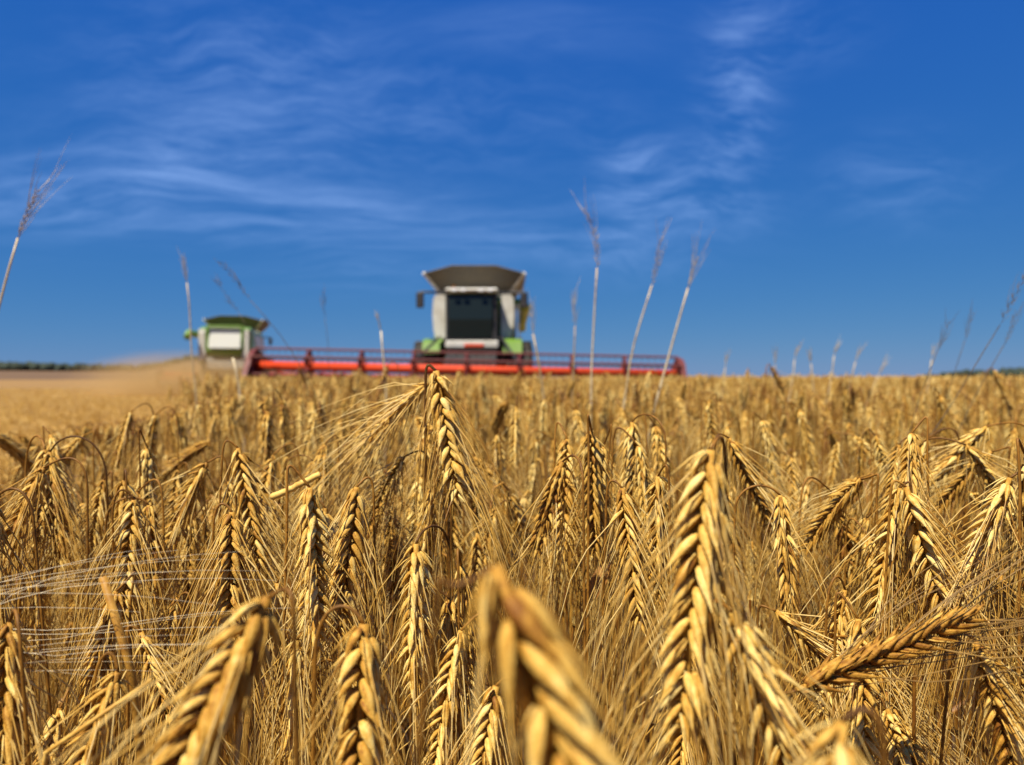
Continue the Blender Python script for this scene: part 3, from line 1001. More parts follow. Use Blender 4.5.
for lab, pts, d, hd in (
        ('long dark grass stalk slanting up to the right edge', [(905, 470), (950, 410), (1000, 325)], .62, [(1012, 300), (1030, 268)]),
        ('dark grass stalk left of the long slanting one', [(905, 450), (918, 400), (938, 350)], .72, [(943, 338), (949, 322)]),
        ('faint dark grass stalk between two darker slanting ones', [(930, 450), (950, 385), (965, 340)], .95, [(969, 325), (972, 312)]),
        ('short dark grass stalk under the long slanting one at the right edge', [(950, 450), (975, 395), (1004, 345)], .75, [(1010, 330), (1016, 312)]),
        ('thin dark grass stalk leaning left above the red header', [(318, 400), (290, 345), (250, 300)], .9, [(238, 284), (222, 262)]),
        ('thin dark grass stalk leaning left beside the far green combine', [(275, 400), (262, 350), (238, 312)], 1.2, [(228, 298), (216, 280)]),
        ('barely visible dark stalk over the left half of the red header', [(330, 395), (328, 350), (325, 318)], 1.3, [(324, 308), (323, 292)])):
    stalk(lab, pts, d, hd, rg, .00085, 'dark_grass', .02, .22, .3, .0, 12, awn_n=6, name='dark_grass_stalk')
for k, (px, top, lean, txt) in enumerate(((775, 353, 0, 'leftmost of the far tufts on the open skyline'), (793, 348, 3, 'far stalk, second from the left on the open skyline'), (812, 352, -2, 'far stalk in the middle of the skyline tufts'),
                                         (832, 344, 4, 'tallest of the far stalks on the open skyline'), (853, 350, 5, 'pale bent far stalk right of the tallest on the skyline'), (876, 362, 6, 'low drooping far stalk near the right of the skyline'),
                                         (724, 356, 2, 'lone far stalk just right of the red header'), (930, 348, 3, 'far stalk at the skyline beside the dark slanting grass'))):
    stalk('small ' + txt, [(px - lean, 392), (px, 376), (px + lean * .5, top + 12)], 3.2, [(px + lean, top + 5), (px + lean * 1.5, top)], rg, .0030, 'pale', .05, .9, .6, .45, 10, awn_n=10)

# loose straw
def straw(name, label, pts, d, r, tone, to_ground=True):
    W = [at(p[0], p[1], dd) for p, dd in zip(pts, d if isinstance(d, (list, tuple)) else [d] * len(pts))]
    if to_ground:
        W = [np.array([W[0][0] + .02, W[0][1] + .10, 0.0]), W[0] + np.array([.008, .03, -.25])] + W
    P = np.array(W)
    mb = MB()
    s = np.concatenate([[0], np.cumsum(np.linalg.norm(np.diff(P, axis=0), axis=1))])
    u = np.linspace(0, s[-1], 20)
    path = np.stack([np.interp(u, s, P[:, k]) for k in range(3)], -1)
    path[1:-1] += rg.normal(0, .00025, (18, 3))
    rad = r * np.linspace(1.0, .9, 20)
    mb.tube(path - P[0], rad, 9, True, tone)
    o = mb.build(name, M['stem'], None, True, loc=P[0])
    return tag(o, label, 'straw', None)


straw('straw', 'short yellow straw lying across between awns, right of the wide right-fanning ear', [(272, 498), (297, 486), (320, 474)], .455, .0022, 1.0, False)
straw('broken_straw', 'broken orange straw sticking up under the white horizontal awns', [(135, 690), (125, 645), (112, 605), (103, 577)], [.315, .31, .31, .31], .0018, .68)
straw('leaning_straw', 'pale blurred straw slanting across the lower left corner', [(20, 772), (95, 718), (152, 680)], [.27, .27, .28], .0010, .85)
mb = MB()
P0 = at(603, 606, .50)
pts = np.array([at(583, 604, .5), at(592, 592, .497), at(600, 578, .495), at(606, 564, .50), at(612, 556, .505)])
ribbon(mb, pts - P0, [.002, .006, .0065, .004, .001], (0.6, -0.6, 0.3), .6, .5)
tag(mb.build('withered_leaf', M['red_leaf'], None, True, loc=P0), 'reddish withered leaf caught in the stems above the huge blurred ear', 'leaf')

# ------------------------------------------------------------------ land
def land_mat(name, c1, c2, scale, c3=None, stripe=0.0):
    m = bpy.data.materials.new(name)
    m.use_nodes = True
    nt = m.node_tree
    N, L = nt.nodes, nt.links
    b = N['Principled BSDF']
    b.inputs['Roughness'].default_value = .9
    tc = N.new('ShaderNodeTexCoord')
    nz = N.new('ShaderNodeTexNoise')
    nz.inputs['Scale'].default_value = scale
    nz.inputs['Detail'].default_value = 8
    nz.inputs['Roughness'].default_value = .65
    L.new(tc.outputs['Object'], nz.inputs['Vector'])
    n2 = N.new('ShaderNodeTexNoise')
    n2.inputs['Scale'].default_value = scale * .04
    L.new(tc.outputs['Object'], n2.inputs['Vector'])
    rp = N.new('ShaderNodeValToRGB')
    rp.color_ramp.elements[0].position, rp.color_ramp.elements[1].position = .35, .68
    rp.color_ramp.elements[0].color, rp.color_ramp.elements[1].color = (*c1, 1), (*c2, 1)
    L.new(nz.outputs['Fac'], rp.inputs['Fac'])
    mx = N.new('ShaderNodeMix')
    mx.data_type = 'RGBA'
    mx.inputs['B'].default_value = (*(c3 or c1), 1)
    L.new(n2.outputs['Fac'], mx.inputs['Factor'])
    L.new(rp.outputs['Color'], mx.inputs['A'])
    L.new(mx.outputs['Result'], b.inputs['Base Color'])
    bp = N.new('ShaderNodeBump')
    bp.inputs['Strength'].default_value = .6
    bp.inputs['Distance'].default_value = .03
    L.new(nz.outputs['Fac'], bp.inputs['Height'])
    L.new(bp.outputs['Normal'], b.inputs['Normal'])
    return m


mb = MB()
mb.add([[-3000, -300, 0], [3000, -300, 0], [3000, 4000, 0], [-3000, 4000, 0]], [[0, 1, 2, 3]])
tag(mb.build('stubble_ground', land_mat('stubble_ground', (.17, .085, .018), (.33, .19, .044), 5.0, (.26, .145, .032))), kind='structure')
mb = MB()
mb.add([[-.44, -2, .004], [4, -2, .004], [17, 17.2, .004], [-6.1, 17.2, .004]], [[0, 1, 2, 3]])
tag(mb.build('soil', land_mat('soil', (.06, .035, .018), (.14, .085, .04), 14.0)), kind='structure')
# cut stubble: short stiff straws in drilled rows, with loose straw on top
n = 64000
rs = np.random.default_rng(5)
y = 1.3 + 54 * rs.random(n) ** 1.9
x = -(.44 + .335 * np.minimum(y, 17.2)) - rs.random(n) * (y * .62)
x = np.round(x / .14) * .14 + rs.normal(0, .02, n)
ok = (x < -(.46 + .335 * np.minimum(y, 17.2))) & (x > -.95 * y)
x, y = x[ok], y[ok]
m = len(x)
b0 = np.stack([x, y, np.zeros(m)], -1)
lay = rs.random(m) < .35
hh = np.where(lay, rs.uniform(.02, .05, m), rs.uniform(.07, .15, m))
dx, dy = np.where(lay, rs.normal(0, .12, m), rs.normal(0, .02, m)), np.where(lay, rs.normal(0, .12, m), rs.normal(0, .02, m))
b0[:, 2] = np.where(lay, .02, 0)
b1 = b0 + np.stack([dx, dy, hh], -1)
V, q = many_tubes(np.stack([b0, b1], 1), np.full((m, 2), .004), 3)
mb = MB()
mb.add(V, q, tone=np.repeat(np.clip(rs.normal(.74, .15, m), 0, 1), 6))
tag(mb.build('stubble', M['crop']), 'golden cut stubble and loose straw of the harvested strip', 'stubble', None, 'stuff')


def ridge(px):
    """how many picture rows the far land rises, by direction"""
    return np.interp(px, [-600, -200, 0, 60, 140, 165, 190, 235, 290, 360], [9, 8, 6.5, 6, 5.5, 10, 17, 16, 4, -2])


na, nd = 140, 26
A, Dd = np.meshgrid(np.linspace(-700, 420, na), np.linspace(0, 1, nd), indexing='ij')
dist = 130 + 670 * Dd
rise = (Dd * Dd * (3 - 2 * Dd))
Z = ridge(A) / F * dist * rise + .9 * rise - .25 * (1 - rise)
X = (A - CX) / F * dist
i, j = np.meshgrid(np.arange(na - 1), np.arange(nd - 1), indexing='ij')
q = np.stack([i * nd + j, (i + 1) * nd + j, (i + 1) * nd + j + 1, i * nd + j + 1], -1).reshape(-1, 4)
mb = MB()
mb.add(np.stack([X, dist, Z], -1).reshape(-1, 3), q)
tag(mb.build('hill', land_mat('brown_field', (.075, .036, .012), (.13, .068, .022), .12, (.15, .085, .028)), None, True), kind='structure')
# far woods: lumpy crowns packed side by side
wood_m = mat('far_foliage', (.016, .028, .016), .8, var=.6, var_scale=.25, var_col=(.035, .05, .025), bump=.6, bump_scale=1.2)
ico = None


def lump(rs, sx, sz, seg=9, rings=6):
    th = np.linspace(0, math.pi, rings)
    ph = np.arange(seg) / seg * 2 * math.pi
    V = np.stack([np.sin(th)[:, None] * np.cos(ph), np.sin(th)[:, None] * np.sin(ph), np.repeat(np.cos(th)[:, None], seg, 1)], -1).reshape(-1, 3)
    V = V * (1 + rs.normal(0, .14, (len(V), 1))) * (sx, sx, sz)
    i, j = np.meshgrid(np.arange(rings - 1), np.arange(seg), indexing='ij')
    j2 = (j + 1) % seg
    return V, np.stack([i * seg + j, (i + 1) * seg + j, (i + 1) * seg + j2, i * seg + j2], -1).reshape(-1, 4)


def wood(label, lo, hi, d, hpx, count):
    mb = MB()
    for k in range(count):
        px = rs.uniform(lo, hi)
        dd = d + rs.uniform(-30, 50)
        hgt = hpx(px) / F * dd * rs.uniform(.75, 1.1)
        if hgt < .8:
            continue
        gz = max(float(ridge(px)), 0) / F * dd + .3
        for _ in range(3):
            V, q = lump(rs, hgt * rs.uniform(.35, .6), hgt * rs.uniform(.4, .55))
            mb.add(V + ((px - CX) / F * dd + rs.normal(0, hgt * .4), dd + rs.normal(0, hgt * .3), gz + hgt * rs.uniform(.35, .6)), q)
    tag(mb.build('far_wood', wood_m, None, True), label, 'wood', None, 'stuff')


wood('dark wooded ridge beyond the stubble at left', -650, 250, 770, lambda p: float(np.interp(p, [-650, -100, 30, 70, 120, 150, 190, 260], [11, 10, 8.5, 7.5, 7, 6, 5, 3])), 520)
wood('low green trees just showing over the crop at right', 925, 1350, 500, lambda p: float(np.interp(p, [925, 960, 1030, 1350], [3, 7, 9, 14])), 200)

# ------------------------------------------------------------------ combines
MM = {
    'green': mat('green_paint', (.13, .25, .022), .4, var=.3, var_scale=2.5, var_col=(.17, .24, .06), coat=.1),
    'white': mat('pale_panel', (.62, .61, .54), .45, var=.7, var_scale=2.6, var_col=(.33, .28, .19), coat=.2),
    'bright': mat('bright_panel', (.50, .51, .46), .35, var=.6, var_scale=1.5, var_col=(.45, .44, .36), coat=.2),
    'red': mat('red_paint', (.60, .050, .010), .6, var=.5, var_scale=2.4, var_col=(.40, .07, .025), spec=.25),
    'dark_red': mat('dusty_red_paint', (.115, .010, .010), .6, var=.4, var_scale=4.0, var_col=(.16, .06, .035)),
    'dark': mat('dark_plastic', (.018, .018, .020), .5, var=.4, var_scale=4.0, var_col=(.07, .055, .04)),
    'steel': mat('bare_steel', (.35, .34, .32), .38, .8, var=.4, var_scale=6.0, var_col=(.28, .2, .13)),
    'rubber': mat('rubber', (.022, .021, .020), .8, var=.5, var_scale=5.0, var_col=(.10, .075, .045)),
    'tarp': mat('tank_cover', (.085, .077, .062), .7, var=.5, var_scale=3.0, var_col=(.15, .125, .085), bump=.3, bump_scale=6),
    'glass': mat('tinted_glass', (.008, .014, .014), .28, spec=.3),
    'seat': mat('seat_fabric', (.03, .035, .04), .9, var=.3, var_scale=10),
    'knife': mat('crop_dividers', (.42, .42, .12), .5, var=.4, var_scale=4, var_col=(.5, .42, .22)),
    'lens': mat('lamp_lens', (.75, .75, .72), .12, spec=.8),
    'amber': mat('beacon_amber', (.8, .28, .02), .2, spec=.7),
}


def wheel(parent, x, y, r, wd, rimc):
    sg = 1 if x > 0 else -1
    t = MB()
    h = wd / 2
    t.lathe([(r * .56, -h * .8), (r * .62, -h), (r * .86, -h), (r * .97, -h * .8), (r, -h * .4), (r, h * .4), (r * .97, h * .8), (r * .86, h), (r * .62, h), (r * .56, h * .8)], (x, y, r), 'x', 36)
    for k in range(22):
        for s_ in (-1, 1):
            an = (k + (.5 if s_ > 0 else 0)) / 22 * 2 * math.pi
            t.box((x + s_ * h * .45, y + math.cos(an) * r * 1.0, r + math.sin(an) * r * 1.0), (h * .95, .07, .09), (an, 0, 0))
    w = t.build('wheel', MM['rubber'], parent, True)
    m = MB()
    m.lathe([(.001, h * .25 * sg), (r * .18, h * .3 * sg), (r * .2, h * .1 * sg), (r * .46, h * .35 * sg), (r * .57, h * .85 * sg), (r * .57, -h * .8 * sg)], (x, y, r), 'x', 28)
    m.build('rim', MM[rimc], w, True)


def make_combine(label, loc, rz, tilt, group):
    root = thing('combine_harvester', label, 'combine harvester', loc, group, rz)

    def P(name, mb, m, par=root, smooth=False):
        return mb.build(name, MM[m], par, smooth)
    # body
    b = MB()
    b.prism([(.75, 1.0), (.75, 3.15), (1.0, 3.3), (5.0, 3.3), (6.3, 3.38), (6.9, 3.2), (7.05, 2.2), (6.7, 1.55), (4.2, 1.15), (2.4, .9)], 0, -1.17, 1.17)
    P('body', b, 'green')
    for s in (-1, 1):
        m = MB()
        m.rbox((s * 1.185, 3.0, 2.55), (.09, 3.6, 1.1), .03)
        P('side_panel', m, 'white')
        m = MB()
        m.rbox((s * 1.19, 5.9, 2.6), (.10, 1.5, 1.15), .03)
        P('side_panel', m, 'green')
        m = MB()                                    # slatted vent at the rear corner
        m.rbox((s * 1.0, 7.0, 2.45), (.32, .16, 1.55), .02)
        for k in range(11):
            m.box((s * 1.0, 7.10, 1.8 + k * .125), (.28, .06, .05), (.5, 0, 0))
        P('rear_vent', m, 'white')
        m = MB()                                    # pale bulging panel beside the cab
        m.prism([(s * .78, 2.0), (s * 1.06, 2.02), (s * 1.13, 2.2), (s * 1.165, 2.7), (s * 1.14, 3.12), (s * 1.08, 3.24), (s * .80, 3.26)], 1, .05, .72)
        P('front_panel', m, 'white')
        m = MB()
        m.prism([(-.62, 1.55), (-.5, 1.86), (-.1, 1.98), (.6, 1.98), (1.2, 1.8), (1.3, 1.5), (1.1, 1.76), (.5, 1.92), (-.05, 1.92), (-.45, 1.8)], 0, s * 1.12 - .26, s * 1.12 + .26)
        P('fender', m, 'green')
        wheel(root, s * 1.32, .35, .95, .74, 'white')
        wheel(root, s * 1.22, 5.3, .64, .5, 'white')
        m = MB()                                    # mirror on its arm
        m.tube([(s * .72, -.35, 3.22), (s * 1.1, -.5, 3.25), (s * 1.42, -.62, 3.24), (s * 1.43, -.62, 3.1)], .035, 8)
        a = P('mirror_arm', m, 'dark', smooth=True)
        m = MB()
        m.rbox((s * 1.43, -.63, 3.02), (.21, .10, .44), .03)
        P('mirror', m, 'dark', a)
    # hood at the rear
    m = MB()
    for (c, sz) in (((-.86, 7.1, 2.78), (.12, .14, 1.25)), ((.74, 7.1, 2.78), (.12, .14, 1.25)), ((-.06, 7.1, 3.36), (1.5, .14, .12)), ((-.06, 7.1, 2.2), (1.5, .14, .12))):
        m.rbox(c, sz, .02)
    h = P('rear_hood', m, 'green')
    m = MB()
    m.rbox((-.06, 7.12, 2.78), (1.48, .1, 1.08), .02, (R(20), 0, 0))
    P('rear_panel', m, 'bright', h)
    m = MB()
    m.prism([(6.2, 1.0), (7.3, .95), (7.45, 1.3), (7.0, 1.9), (6.2, 1.8)], 0, -.95, .95)
    P('straw_chopper', m, 'dark')
    # cab
    m = MB()
    m.rbox((0, .32, 1.92), (1.5, 1.55, .16), .04)
    m.rbox((0, .95, 2.6), (1.44, .10, 1.3), .02)
    for (x, y) in ((-.70, -.42), (.64, -.42), (-.70, .9), (.70, .9)):
        m.bar((x, y, 1.95), (x, y + .1, 3.22), .05)
    m.bar((.60, -.44, 1.95), (.60, -.34, 3.22), .04)
    cab = P('cab', m, 'dark', smooth=False)
    g = MB()
    g.prism([(-.47, 2.0), (-.52, 2.5), (-.40, 3.2), (-.37, 3.2), (-.49, 2.5), (-.44, 2.0)], 0, -.66, .56)
    P('windscreen', g, 'glass', cab)
    m = MB()
    m.rbox((0, .3, 2.25), (.55, .5, .14), .05)
    m.rbox((0, .58, 2.65), (.52, .14, .75), .05)
    m.bar((0, -.2, 2.0), (0, -.05, 2.5), .035)
    P('driver_seat', m, 'seat', cab)
    m = MB()
    m.rbox((-.02, .28, 3.32), (1.46, 1.6, .10), .04)
    rf = P('cab_roof', m, 'white')
    for x in (-.5, -.25, .25, .5):
        m = MB()
        m.rbox((x, -.575, 3.30), (.16, .06, .09), .015)
        P('work_lamp', m, 'lens', rf)
    m = MB()
    m.lathe([(.001, 3.62), (.05, 3.6), (.06, 3.5), (.065, 3.41)], (-.62, .8, 0), 'z', 14)
    P('beacon', m, 'amber', rf, True)
    m = MB()
    m.rbox((.0, -.62, 1.80), (1.46, .16, .2), .03)
    bp = P('bumper_beam', m, 'white')
    m = MB()
    m.rbox((.06, -.71, 1.76), (.55, .05, .09), .02)
    P('bumper_plate', m, 'red', bp)
    # grain tank funnel with its open covers: four flaps, fabric corners
    lo = [(-1.05, .95, 3.42), (1.05, .95, 3.42), (1.05, 3.6, 3.42), (-1.05, 3.6, 3.42)]
    mid = [(-1.46, .45, 3.92), (1.46, .45, 3.92), (1.46, 4.1, 3.92), (-1.46, 4.1, 3.92)]
    top = [[(-.64, .35, 4.13), (.64, .35, 4.13)], [(1.5, 1.4, 4.05), (1.5, 3.2, 4.05)], [(.64, 4.2, 4.13), (-.64, 4.2, 4.13)], [(-1.5, 3.2, 4.05), (-1.5, 1.4, 4.05)]]
    tk = MB()
    ctr = np.array([0, 2.27, 0])

    def sheet(mb, pts, th=.03):
        pts = np.array(pts, float)
        n = nrm(np.cross(pts[1] - pts[0], pts[2] - pts[0]))
        k = len(pts)
        V = np.vstack([pts, pts + n * th])
        q = [[i, (i + 1) % k, k + (i + 1) % k, k + i] for i in range(k)]
        f = [[0, i, i + 1] for i in range(1, k - 1)]
        f2 = [[k, k + i + 1, k + i] for i in range(1, k - 1)]
        mb.add(V, q, f + f2)
    for a in range(4):
        c = (a + 1) % 4
        la, lb = np.array(lo[a]), np.array(lo[c])
        sheet(tk, [la + (lb - la) * .18, la + (lb - la) * .82, top[a][1], top[a][0]])
        sheet(tk, [la + (lb - la) * .82, lb, mid[c], top[a][1]])
        sheet(tk, [la, la + (lb - la) * .18, top[a][0], mid[a]])
    t = P('grain_tank', tk, 'tarp')
    for a in range(4):
        m = MB()
        m.bar(lo[a], mid[a], .055)
        P('tank_strut', m, 'white', t)
    m = MB()
    m.rbox((0, .93, 3.45), (2.1, .06, .1), .02)
    P('tank_rim', m, 'white', t)
    m = MB()                                        # unloading pipe folded back along the side
    m.tube([(1.0, 1.6, 3.15), (1.42, 1.7, 3.12), (1.52, 2.3, 3.08), (1.48, 7.6, 3.0), (1.48, 8.0, 2.8)], .17, 14)
    P('unloading_pipe', m, 'green', smooth=True)
    # ladder and handrails at the cab's side
    m = MB()
    for y_ in (-.15, .35):
        m.bar((1.35, y_, .75), (1.28, y_, 2.95), .022)
    for k in range(6):
        m.box((1.38 - k * .012, .1, .8 + k * .24), (.12, .5, .035))
    P('ladder', m, 'steel')
    m = MB()
    m.prism([(-2.6, .45), (-2.5, 1.0), (-.2, 1.75), (1.0, 1.7), (1.0, 1.1), (-.4, 1.0)], 0, -.68, .68)
    P('feeder_house', m, 'dark')
    for x in (-.9, .8):
        m = MB()
        m.bar((x, -.5, 2.0), (x * 1.75, -2.9, 1.05), .035)
        P('reel_cylinder', m, 'dark')
    # header
    hd = bpy.data.objects.new('header', None)
    COL.objects.link(hd)
    hd.parent = root
    hd.location = (0, -2.5, 1.07)
    hd.rotation_euler = (0, tilt, 0)
    W = 5.2
    m = MB()
    m.rbox((0, 0, -.26), (2 * W - .1, .18, .2), .04)
    P('top_beam', m, 'red', hd)
    m = MB()
    m.prism([(.02, -.14), (.08, -.14), (.06, -.60), (-.25, -.78), (-.95, -.80), (-.95, -.77), (-.25, -.74), (.0, -.58)], 0, -W, W)
    P('table', m, 'steel', hd)
    m = MB()
    for k in range(68):
        x = -W + .07 + k * (2 * W - .14) / 67
        m.prism([(x - .04, -.95), (x + .04, -.95), (x, -1.12)], 2, -.81, -.78)
    m.box((0, -.95, -.79), (2 * W, .06, .02))
    P('cutter_bar', m, 'steel', hd)
    m = MB()                                        # intake auger with its flights
    m.bar((-W + .1, -.30, -.42), (W - .1, -.30, -.42), .18, 16)
    for s in (-1, 1):
        tt = np.linspace(0, 1, 150)
        x = s * (W - .15 - tt * (W - .9))
        an = tt * 2 * math.pi * 8 * s
        A_ = np.stack([x, -.30 + .17 * np.cos(an), -.42 + .17 * np.sin(an)], -1)
        B_ = np.stack([x, -.30 + .30 * np.cos(an), -.42 + .30 * np.sin(an)], -1)
        V = np.stack([A_, B_, A_ + (.008, 0, 0), B_ + (.008, 0, 0)], 1).reshape(-1, 3)
        i = np.arange(149) * 4
        q = np.concatenate([np.stack([i + a_, i + b_, i + 4 + b_, i + 4 + a_], -1) for a_, b_ in ((0, 1), (1, 3), (3, 2), (2, 0))])
        m.add(V, q)
    P('auger', m, 'red', hd, True)
    for s in (-1, 1):
        m = MB()
        m.prism([(.2, .16), (-.1, .34), (-.5, .40), (-.8, .26), (-1.3, -.45), (-1.95, -.78), (-1.2, -.86), (.15, -.84)], 0, s * (W - .02) - .06, s * (W - .02) + .06)
        P('end_panel', m, 'dark_red', hd)
        m = MB()
        m.prism([(-1.3, -.50), (-2.3, -.84), (-1.3, -.88)], 0, s * (W) - .10, s * (W) + .10)
        P('crop_divider', m, 'knife', hd)
    rc, rr = np.array([0, -.55, .0]), .42
    m = MB()
    m.bar((-W + .05, *rc[1:]), (W - .05, *rc[1:]), .112, 18)
    P('reel_tube', m, 'red', hd, True)
    for k in range(9):
        m = MB()
        x = -W + .1 + k * (2 * W - .2) / 8
        for j in range(6):
            an = j / 6 * 2 * math.pi + math.pi / 2
            m.box((x, rc[1] + math.cos(an) * (rr / 2 + .06), rc[2] + math.sin(an) * (rr / 2 + .06)), (.08, rr - .12, .05), (an, 0, 0))
            a2 = an + math.pi / 3
            m.bar((x, rc[1] + math.cos(an) * rr, rc[2] + math.sin(an) * rr), (x, rc[1] + math.cos(a2) * rr, rc[2] + math.sin(a2) * rr), .022, 6)
        P('reel_spider', m, 'dark_red', hd)
    for j in range(6):
        an = j / 6 * 2 * math.pi + math.pi / 2
        m = MB()
        c = (rc[1] + math.cos(an) * rr, rc[2] + math.sin(an) * rr)
        m.bar((-W + .08, *c), (W - .08, *c), .028, 8)
        for k in range(64):
            x = -W + .15 + k * (2 * W - .3) / 63
            m.tube([(x, c[0], c[1]), (x, c[0] + .03, c[1] - .07), (x, c[0] + .02, c[1] - .15)], .005, 4, False)
        P('tine_bar', m, 'dark_red', hd)
    m = MB()
    for x in (-4.6, -3.1, -1.55, 1.55, 3.1, 4.6):
        m.prism([(x - .13, -1.0), (x + .13, -1.0), (x + .02, -1.9), (x - .02, -1.9)], 2, -.83, -.66)
    P('lifter', m, 'knife', hd)
    return root


make_combine('large combine with raised tank covers, facing us behind its wide red header', (-1.10, 21.0, 0), 0, R(1.25), None)
make_combine('distant green combine seen from behind in dust beyond the left end of the red header', (-15.6, 43.0, 0), math.pi + .22, 0, None)

# dust drifting round the far combine
mb = MB()
V, q = lump(np.random.default_rng(2), 1.0, 1.0, 20, 12)
V = V / np.linalg.norm(V, axis=1, keepdims=True)
mb.add(V, q)
du = mb.build('dust', None, None, True) if False else link('dust', mb.mesh('dust', True))
du.location = (-15.6, 35.2, .55)
du.scale = (6.4, 3.0, 1.9)
m = bpy.data.materials.new('dust')
m.use_nodes = True
nt = m.node_tree
nt.nodes.remove(nt.nodes['Principled BSDF'])
pv = nt.nodes.new('ShaderNodeVolumePrincipled')
pv.inputs['Color'].default_value = (.86, .60, .27, 1)
pv.inputs['Anisotropy'].default_value = 0.2
tc = nt.nodes.new('ShaderNodeTexCoord')
ln = nt.nodes.new('ShaderNodeVectorMath')
ln.operation = 'LENGTH'
nt.links.new(tc.outputs['Object'], ln.inputs[0])
mr = nt.nodes.new('ShaderNodeMapRange')
mr.interpolation_type = 'SMOOTHSTEP'
mr.inputs['From Min'].default_value, mr.inputs['From Max'].default_value = .15, .98
mr.inputs['To Min'].default_value, mr.inputs['To Max'].default_value = 1, 0
nt.links.new(ln.outputs['Value'], mr.inputs['Value'])
nz = nt.nodes.new('ShaderNodeTexNoise')
nz.inputs['Scale'].default_value = 2.2
nz.inputs['Detail'].default_value = 3
nt.links.new(tc.outputs['Object'], nz.inputs['Vector'])
mu = nt.nodes.new('ShaderNodeMath')
mu.operation = 'MULTIPLY'
nt.links.new(mr.outputs['Result'], mu.inputs[0])
nt.links.new(nz.outputs['Fac'], mu.inputs[1])
m2 = nt.nodes.new('ShaderNodeMath')
m2.operation = 'MULTIPLY'
m2.inputs[1].default_value = 1.4
nt.links.new(mu.outputs[0], m2.inputs[0])
nt.links.new(m2.outputs[0], pv.inputs['Density'])
nt.links.new(pv.outputs[0], nt.nodes['Material Output'].inputs['Volume'])
du.data.materials.append(m)
tag(du, 'tan harvest dust drifting low round the far combine', 'dust', None, 'stuff')

# ------------------------------------------------------------------ light, sky, camera
SUN = nrm([-.36, -.46, 1.10])
EL = math.asin(SUN[2])
w = bpy.data.worlds.new('World')
SC.world = w
w.use_nodes = True
nt = w.node_tree
N, L = nt.nodes, nt.links
bg = N['Background']
SKY_S = .0535
bg.inputs['Strength'].default_value = SKY_S
sky = N.new('ShaderNodeTexSky')
sky.sky_type = 'NISHITA'
sky.sun_disc = False
sky.sun_elevation = EL
sky.sun_rotation = math.atan2(SUN[0], SUN[1])
sky.altitude = 1500
sky.air_density = 1.0
sky.dust_density = 0.1
sky.ozone_density = 6.0


def mth(op, a, b=None, c=None):
    n = N.new('ShaderNodeMath')
    n.operation = op
    for i, v in enumerate((a, b, c)):
        if v is None:
            continue
        if isinstance(v, (int, float)):
            n.inputs[i].default_value = v
        else:
            L.new(v, n.inputs[i])
    return n.outputs[0]


# the photograph's sky: deep blue, little paler at the horizon
sc_ = N.new('ShaderNodeSeparateColor')
L.new(sky.outputs['Color'], sc_.inputs[0])
cc = N.new('ShaderNodeCombineColor')
for k, (a, g) in enumerate(((.25, 1.05), (1.06, .56), (4.75, .10))):
    L.new(mth('MULTIPLY', mth('POWER', sc_.outputs[k], g), a), cc.inputs[k])
tc = N.new('ShaderNodeTexCoord')
sp = N.new('ShaderNodeSeparateXYZ')
L.new(tc.outputs['Generated'], sp.inputs[0])
X_, Y_, Z_ = sp.outputs
yy = mth('MAXIMUM', Y_, .15)
U = mth('DIVIDE', X_, yy)
V_ = mth('DIVIDE', Z_, yy)
# thin cirrus: stretched, curled noise high on a flat layer
zz = mth('ADD', mth('MAXIMUM', Z_, 0.0), .10)
cv = N.new('ShaderNodeCombineXYZ')
L.new(mth('DIVIDE', X_, zz), cv.inputs[0])
L.new(mth('DIVIDE', Y_, zz), cv.inputs[1])
warp = N.new('ShaderNodeTexNoise')
warp.inputs['Scale'].default_value = .8
warp.inputs['Detail'].default_value = 3
L.new(cv.outputs[0], warp.inputs['Vector'])
wv = N.new('ShaderNodeVectorMath')
wv.operation = 'MULTIPLY_ADD'
L.new(warp.outputs['Color'], wv.inputs[0])
wv.inputs[1].default_value = (1.1, 1.1, 0)
L.new(cv.outputs[0], wv.inputs[2])


def streaks(rot, sx, sy, lo, hi):
    mp = N.new('ShaderNodeMapping')
    mp.inputs['Rotation'].default_value = (0, 0, R(rot))
    mp.inputs['Scale'].default_value = (sx, sy, 1)
    L.new(wv.outputs[0], mp.inputs['Vector'])
    n = N.new('ShaderNodeTexNoise')
    n.inputs['Scale'].default_value = 1.6
    n.inputs['Detail'].default_value = 9
    n.inputs['Roughness'].default_value = .68
    L.new(mp.outputs[0], n.inputs['Vector'])
    r = N.new('ShaderNodeMapRange')
    r.interpolation_type = 'SMOOTHSTEP'
    r.inputs['From Min'].default_value, r.inputs['From Max'].default_value = lo, hi
    L.new(n.outputs['Fac'], r.inputs['Value'])
    return r.outputs['Result']


def patch(px, py, wx, wy, k):
    a = mth('DIVIDE', mth('SUBTRACT', U, (px - CX) / F), wx / F)
    b = mth('DIVIDE', mth('SUBTRACT', V_, (HZ - py) / F), wy / F)
    return mth('MULTIPLY', mth('EXPONENT', mth('MULTIPLY', mth('ADD', mth('MULTIPLY', a, a), mth('MULTIPLY', b, b)), -1.0)), k)


def total(ps):
    t = ps[0]
    for p in ps[1:]:
        t = mth('ADD', t, p)
    return t


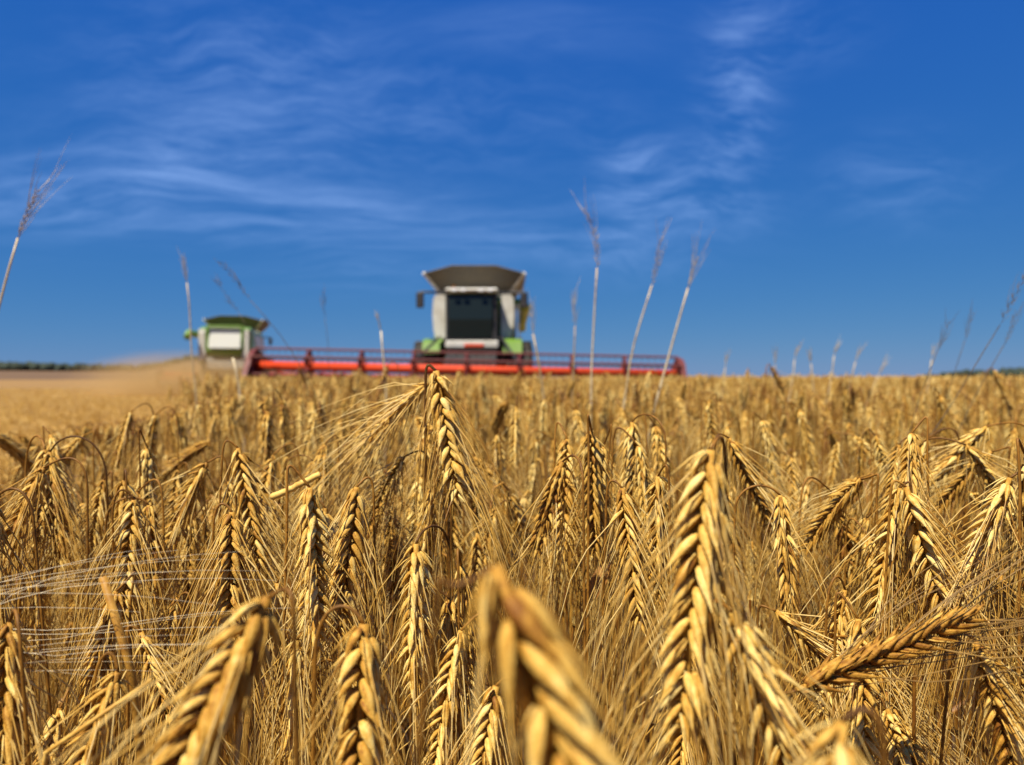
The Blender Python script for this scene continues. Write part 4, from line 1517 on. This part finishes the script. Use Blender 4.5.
flat = mth('MULTIPLY', streaks(8, .55, 1.9, .34, .80), total([patch(60, 195, 120, 35, .9), patch(300, 215, 130, 30, .8), patch(240, 85, 150, 45, .5), patch(200, 165, 120, 30, .6), patch(480, 230, 150, 30, .4), patch(560, 30, 130, 30, .3), patch(360, 270, 100, 20, .35)]))
uv = N.new('ShaderNodeCombineXYZ')
L.new(U, uv.inputs[0])
L.new(V_, uv.inputs[1])
wv2 = N.new('ShaderNodeVectorMath')
wv2.operation = 'MULTIPLY_ADD'
w2 = N.new('ShaderNodeTexNoise')
w2.inputs['Scale'].default_value = 5
L.new(uv.outputs[0], w2.inputs['Vector'])
L.new(w2.outputs['Color'], wv2.inputs[0])
wv2.inputs[1].default_value = (.12, .12, 0)
L.new(uv.outputs[0], wv2.inputs[2])
wv = wv2


def plume(rot, sx, sy, lo, hi):
    return streaks(rot, sx, sy, lo, hi)


steep = total([mth('MULTIPLY', plume(-60, 5.0, 20.0, .36, .80), total([patch(738, 95, 34, 75, .6), patch(700, 195, 60, 40, .55), patch(790, 30, 60, 30, .35)])),
               mth('MULTIPLY', plume(35, 5.0, 20.0, .36, .80), total([patch(640, 185, 40, 45, .7), patch(610, 250, 100, 30, .3), patch(900, 180, 70, 40, .3), patch(210, 150, 140, 40, .32), patch(240, 60, 150, 70, .28), patch(450, 120, 150, 60, .2)]))])
cf = mth('MINIMUM', mth('MULTIPLY', mth('ADD', mth('MULTIPLY', flat, .75), steep), .58), .7)
mx = N.new('ShaderNodeMix')
mx.data_type = 'RGBA'
L.new(cf, mx.inputs['Factor'])
L.new(cc.outputs[0], mx.inputs['A'])
CL = 1.0
mx.inputs['B'].default_value = (.30 / SKY_S * CL, .46 / SKY_S * CL, .80 / SKY_S * CL, 1)
L.new(mx.outputs['Result'], bg.inputs['Color'])

sun = bpy.data.lights.new('sun', 'SUN')
sun.energy = 5.0
sun.angle = R(.53)
sun.color = (1.0, .91, .75)
so = bpy.data.objects.new('sun', sun)
COL.objects.link(so)
so.rotation_euler = Vector(SUN).to_track_quat('Z', 'Y').to_euler()

cam = bpy.data.cameras.new('camera')
cam.sensor_width = 36
cam.lens = F / 1024 * 36
cam.shift_y = -(382.5 - HZ) / 1024
cam.clip_start = .02
cam.clip_end = 6000
cam.dof.use_dof = True
cam.dof.focus_distance = .40
cam.dof.aperture_fstop = cam.lens / 2.9
co = bpy.data.objects.new('camera', cam)
COL.objects.link(co)
co.location = (0, 0, EYE)
co.rotation_euler = (R(90), 0, 0)
SC.camera = co

SC.render.engine = 'CYCLES'
SC.cycles.max_bounces = 6
SC.cycles.diffuse_bounces = 3
SC.cycles.glossy_bounces = 2
SC.cycles.transmission_bounces = 3
SC.cycles.volume_bounces = 1
SC.cycles.caustics_reflective = False
SC.cycles.caustics_refractive = False
SC.cycles.use_denoising = True
SC.cycles.volume_step_rate = 2.0
SC.view_settings.view_transform = 'Standard'
SC.view_settings.look = 'None'
SC.view_settings.gamma = 1
SC.view_settings.exposure = 0.72
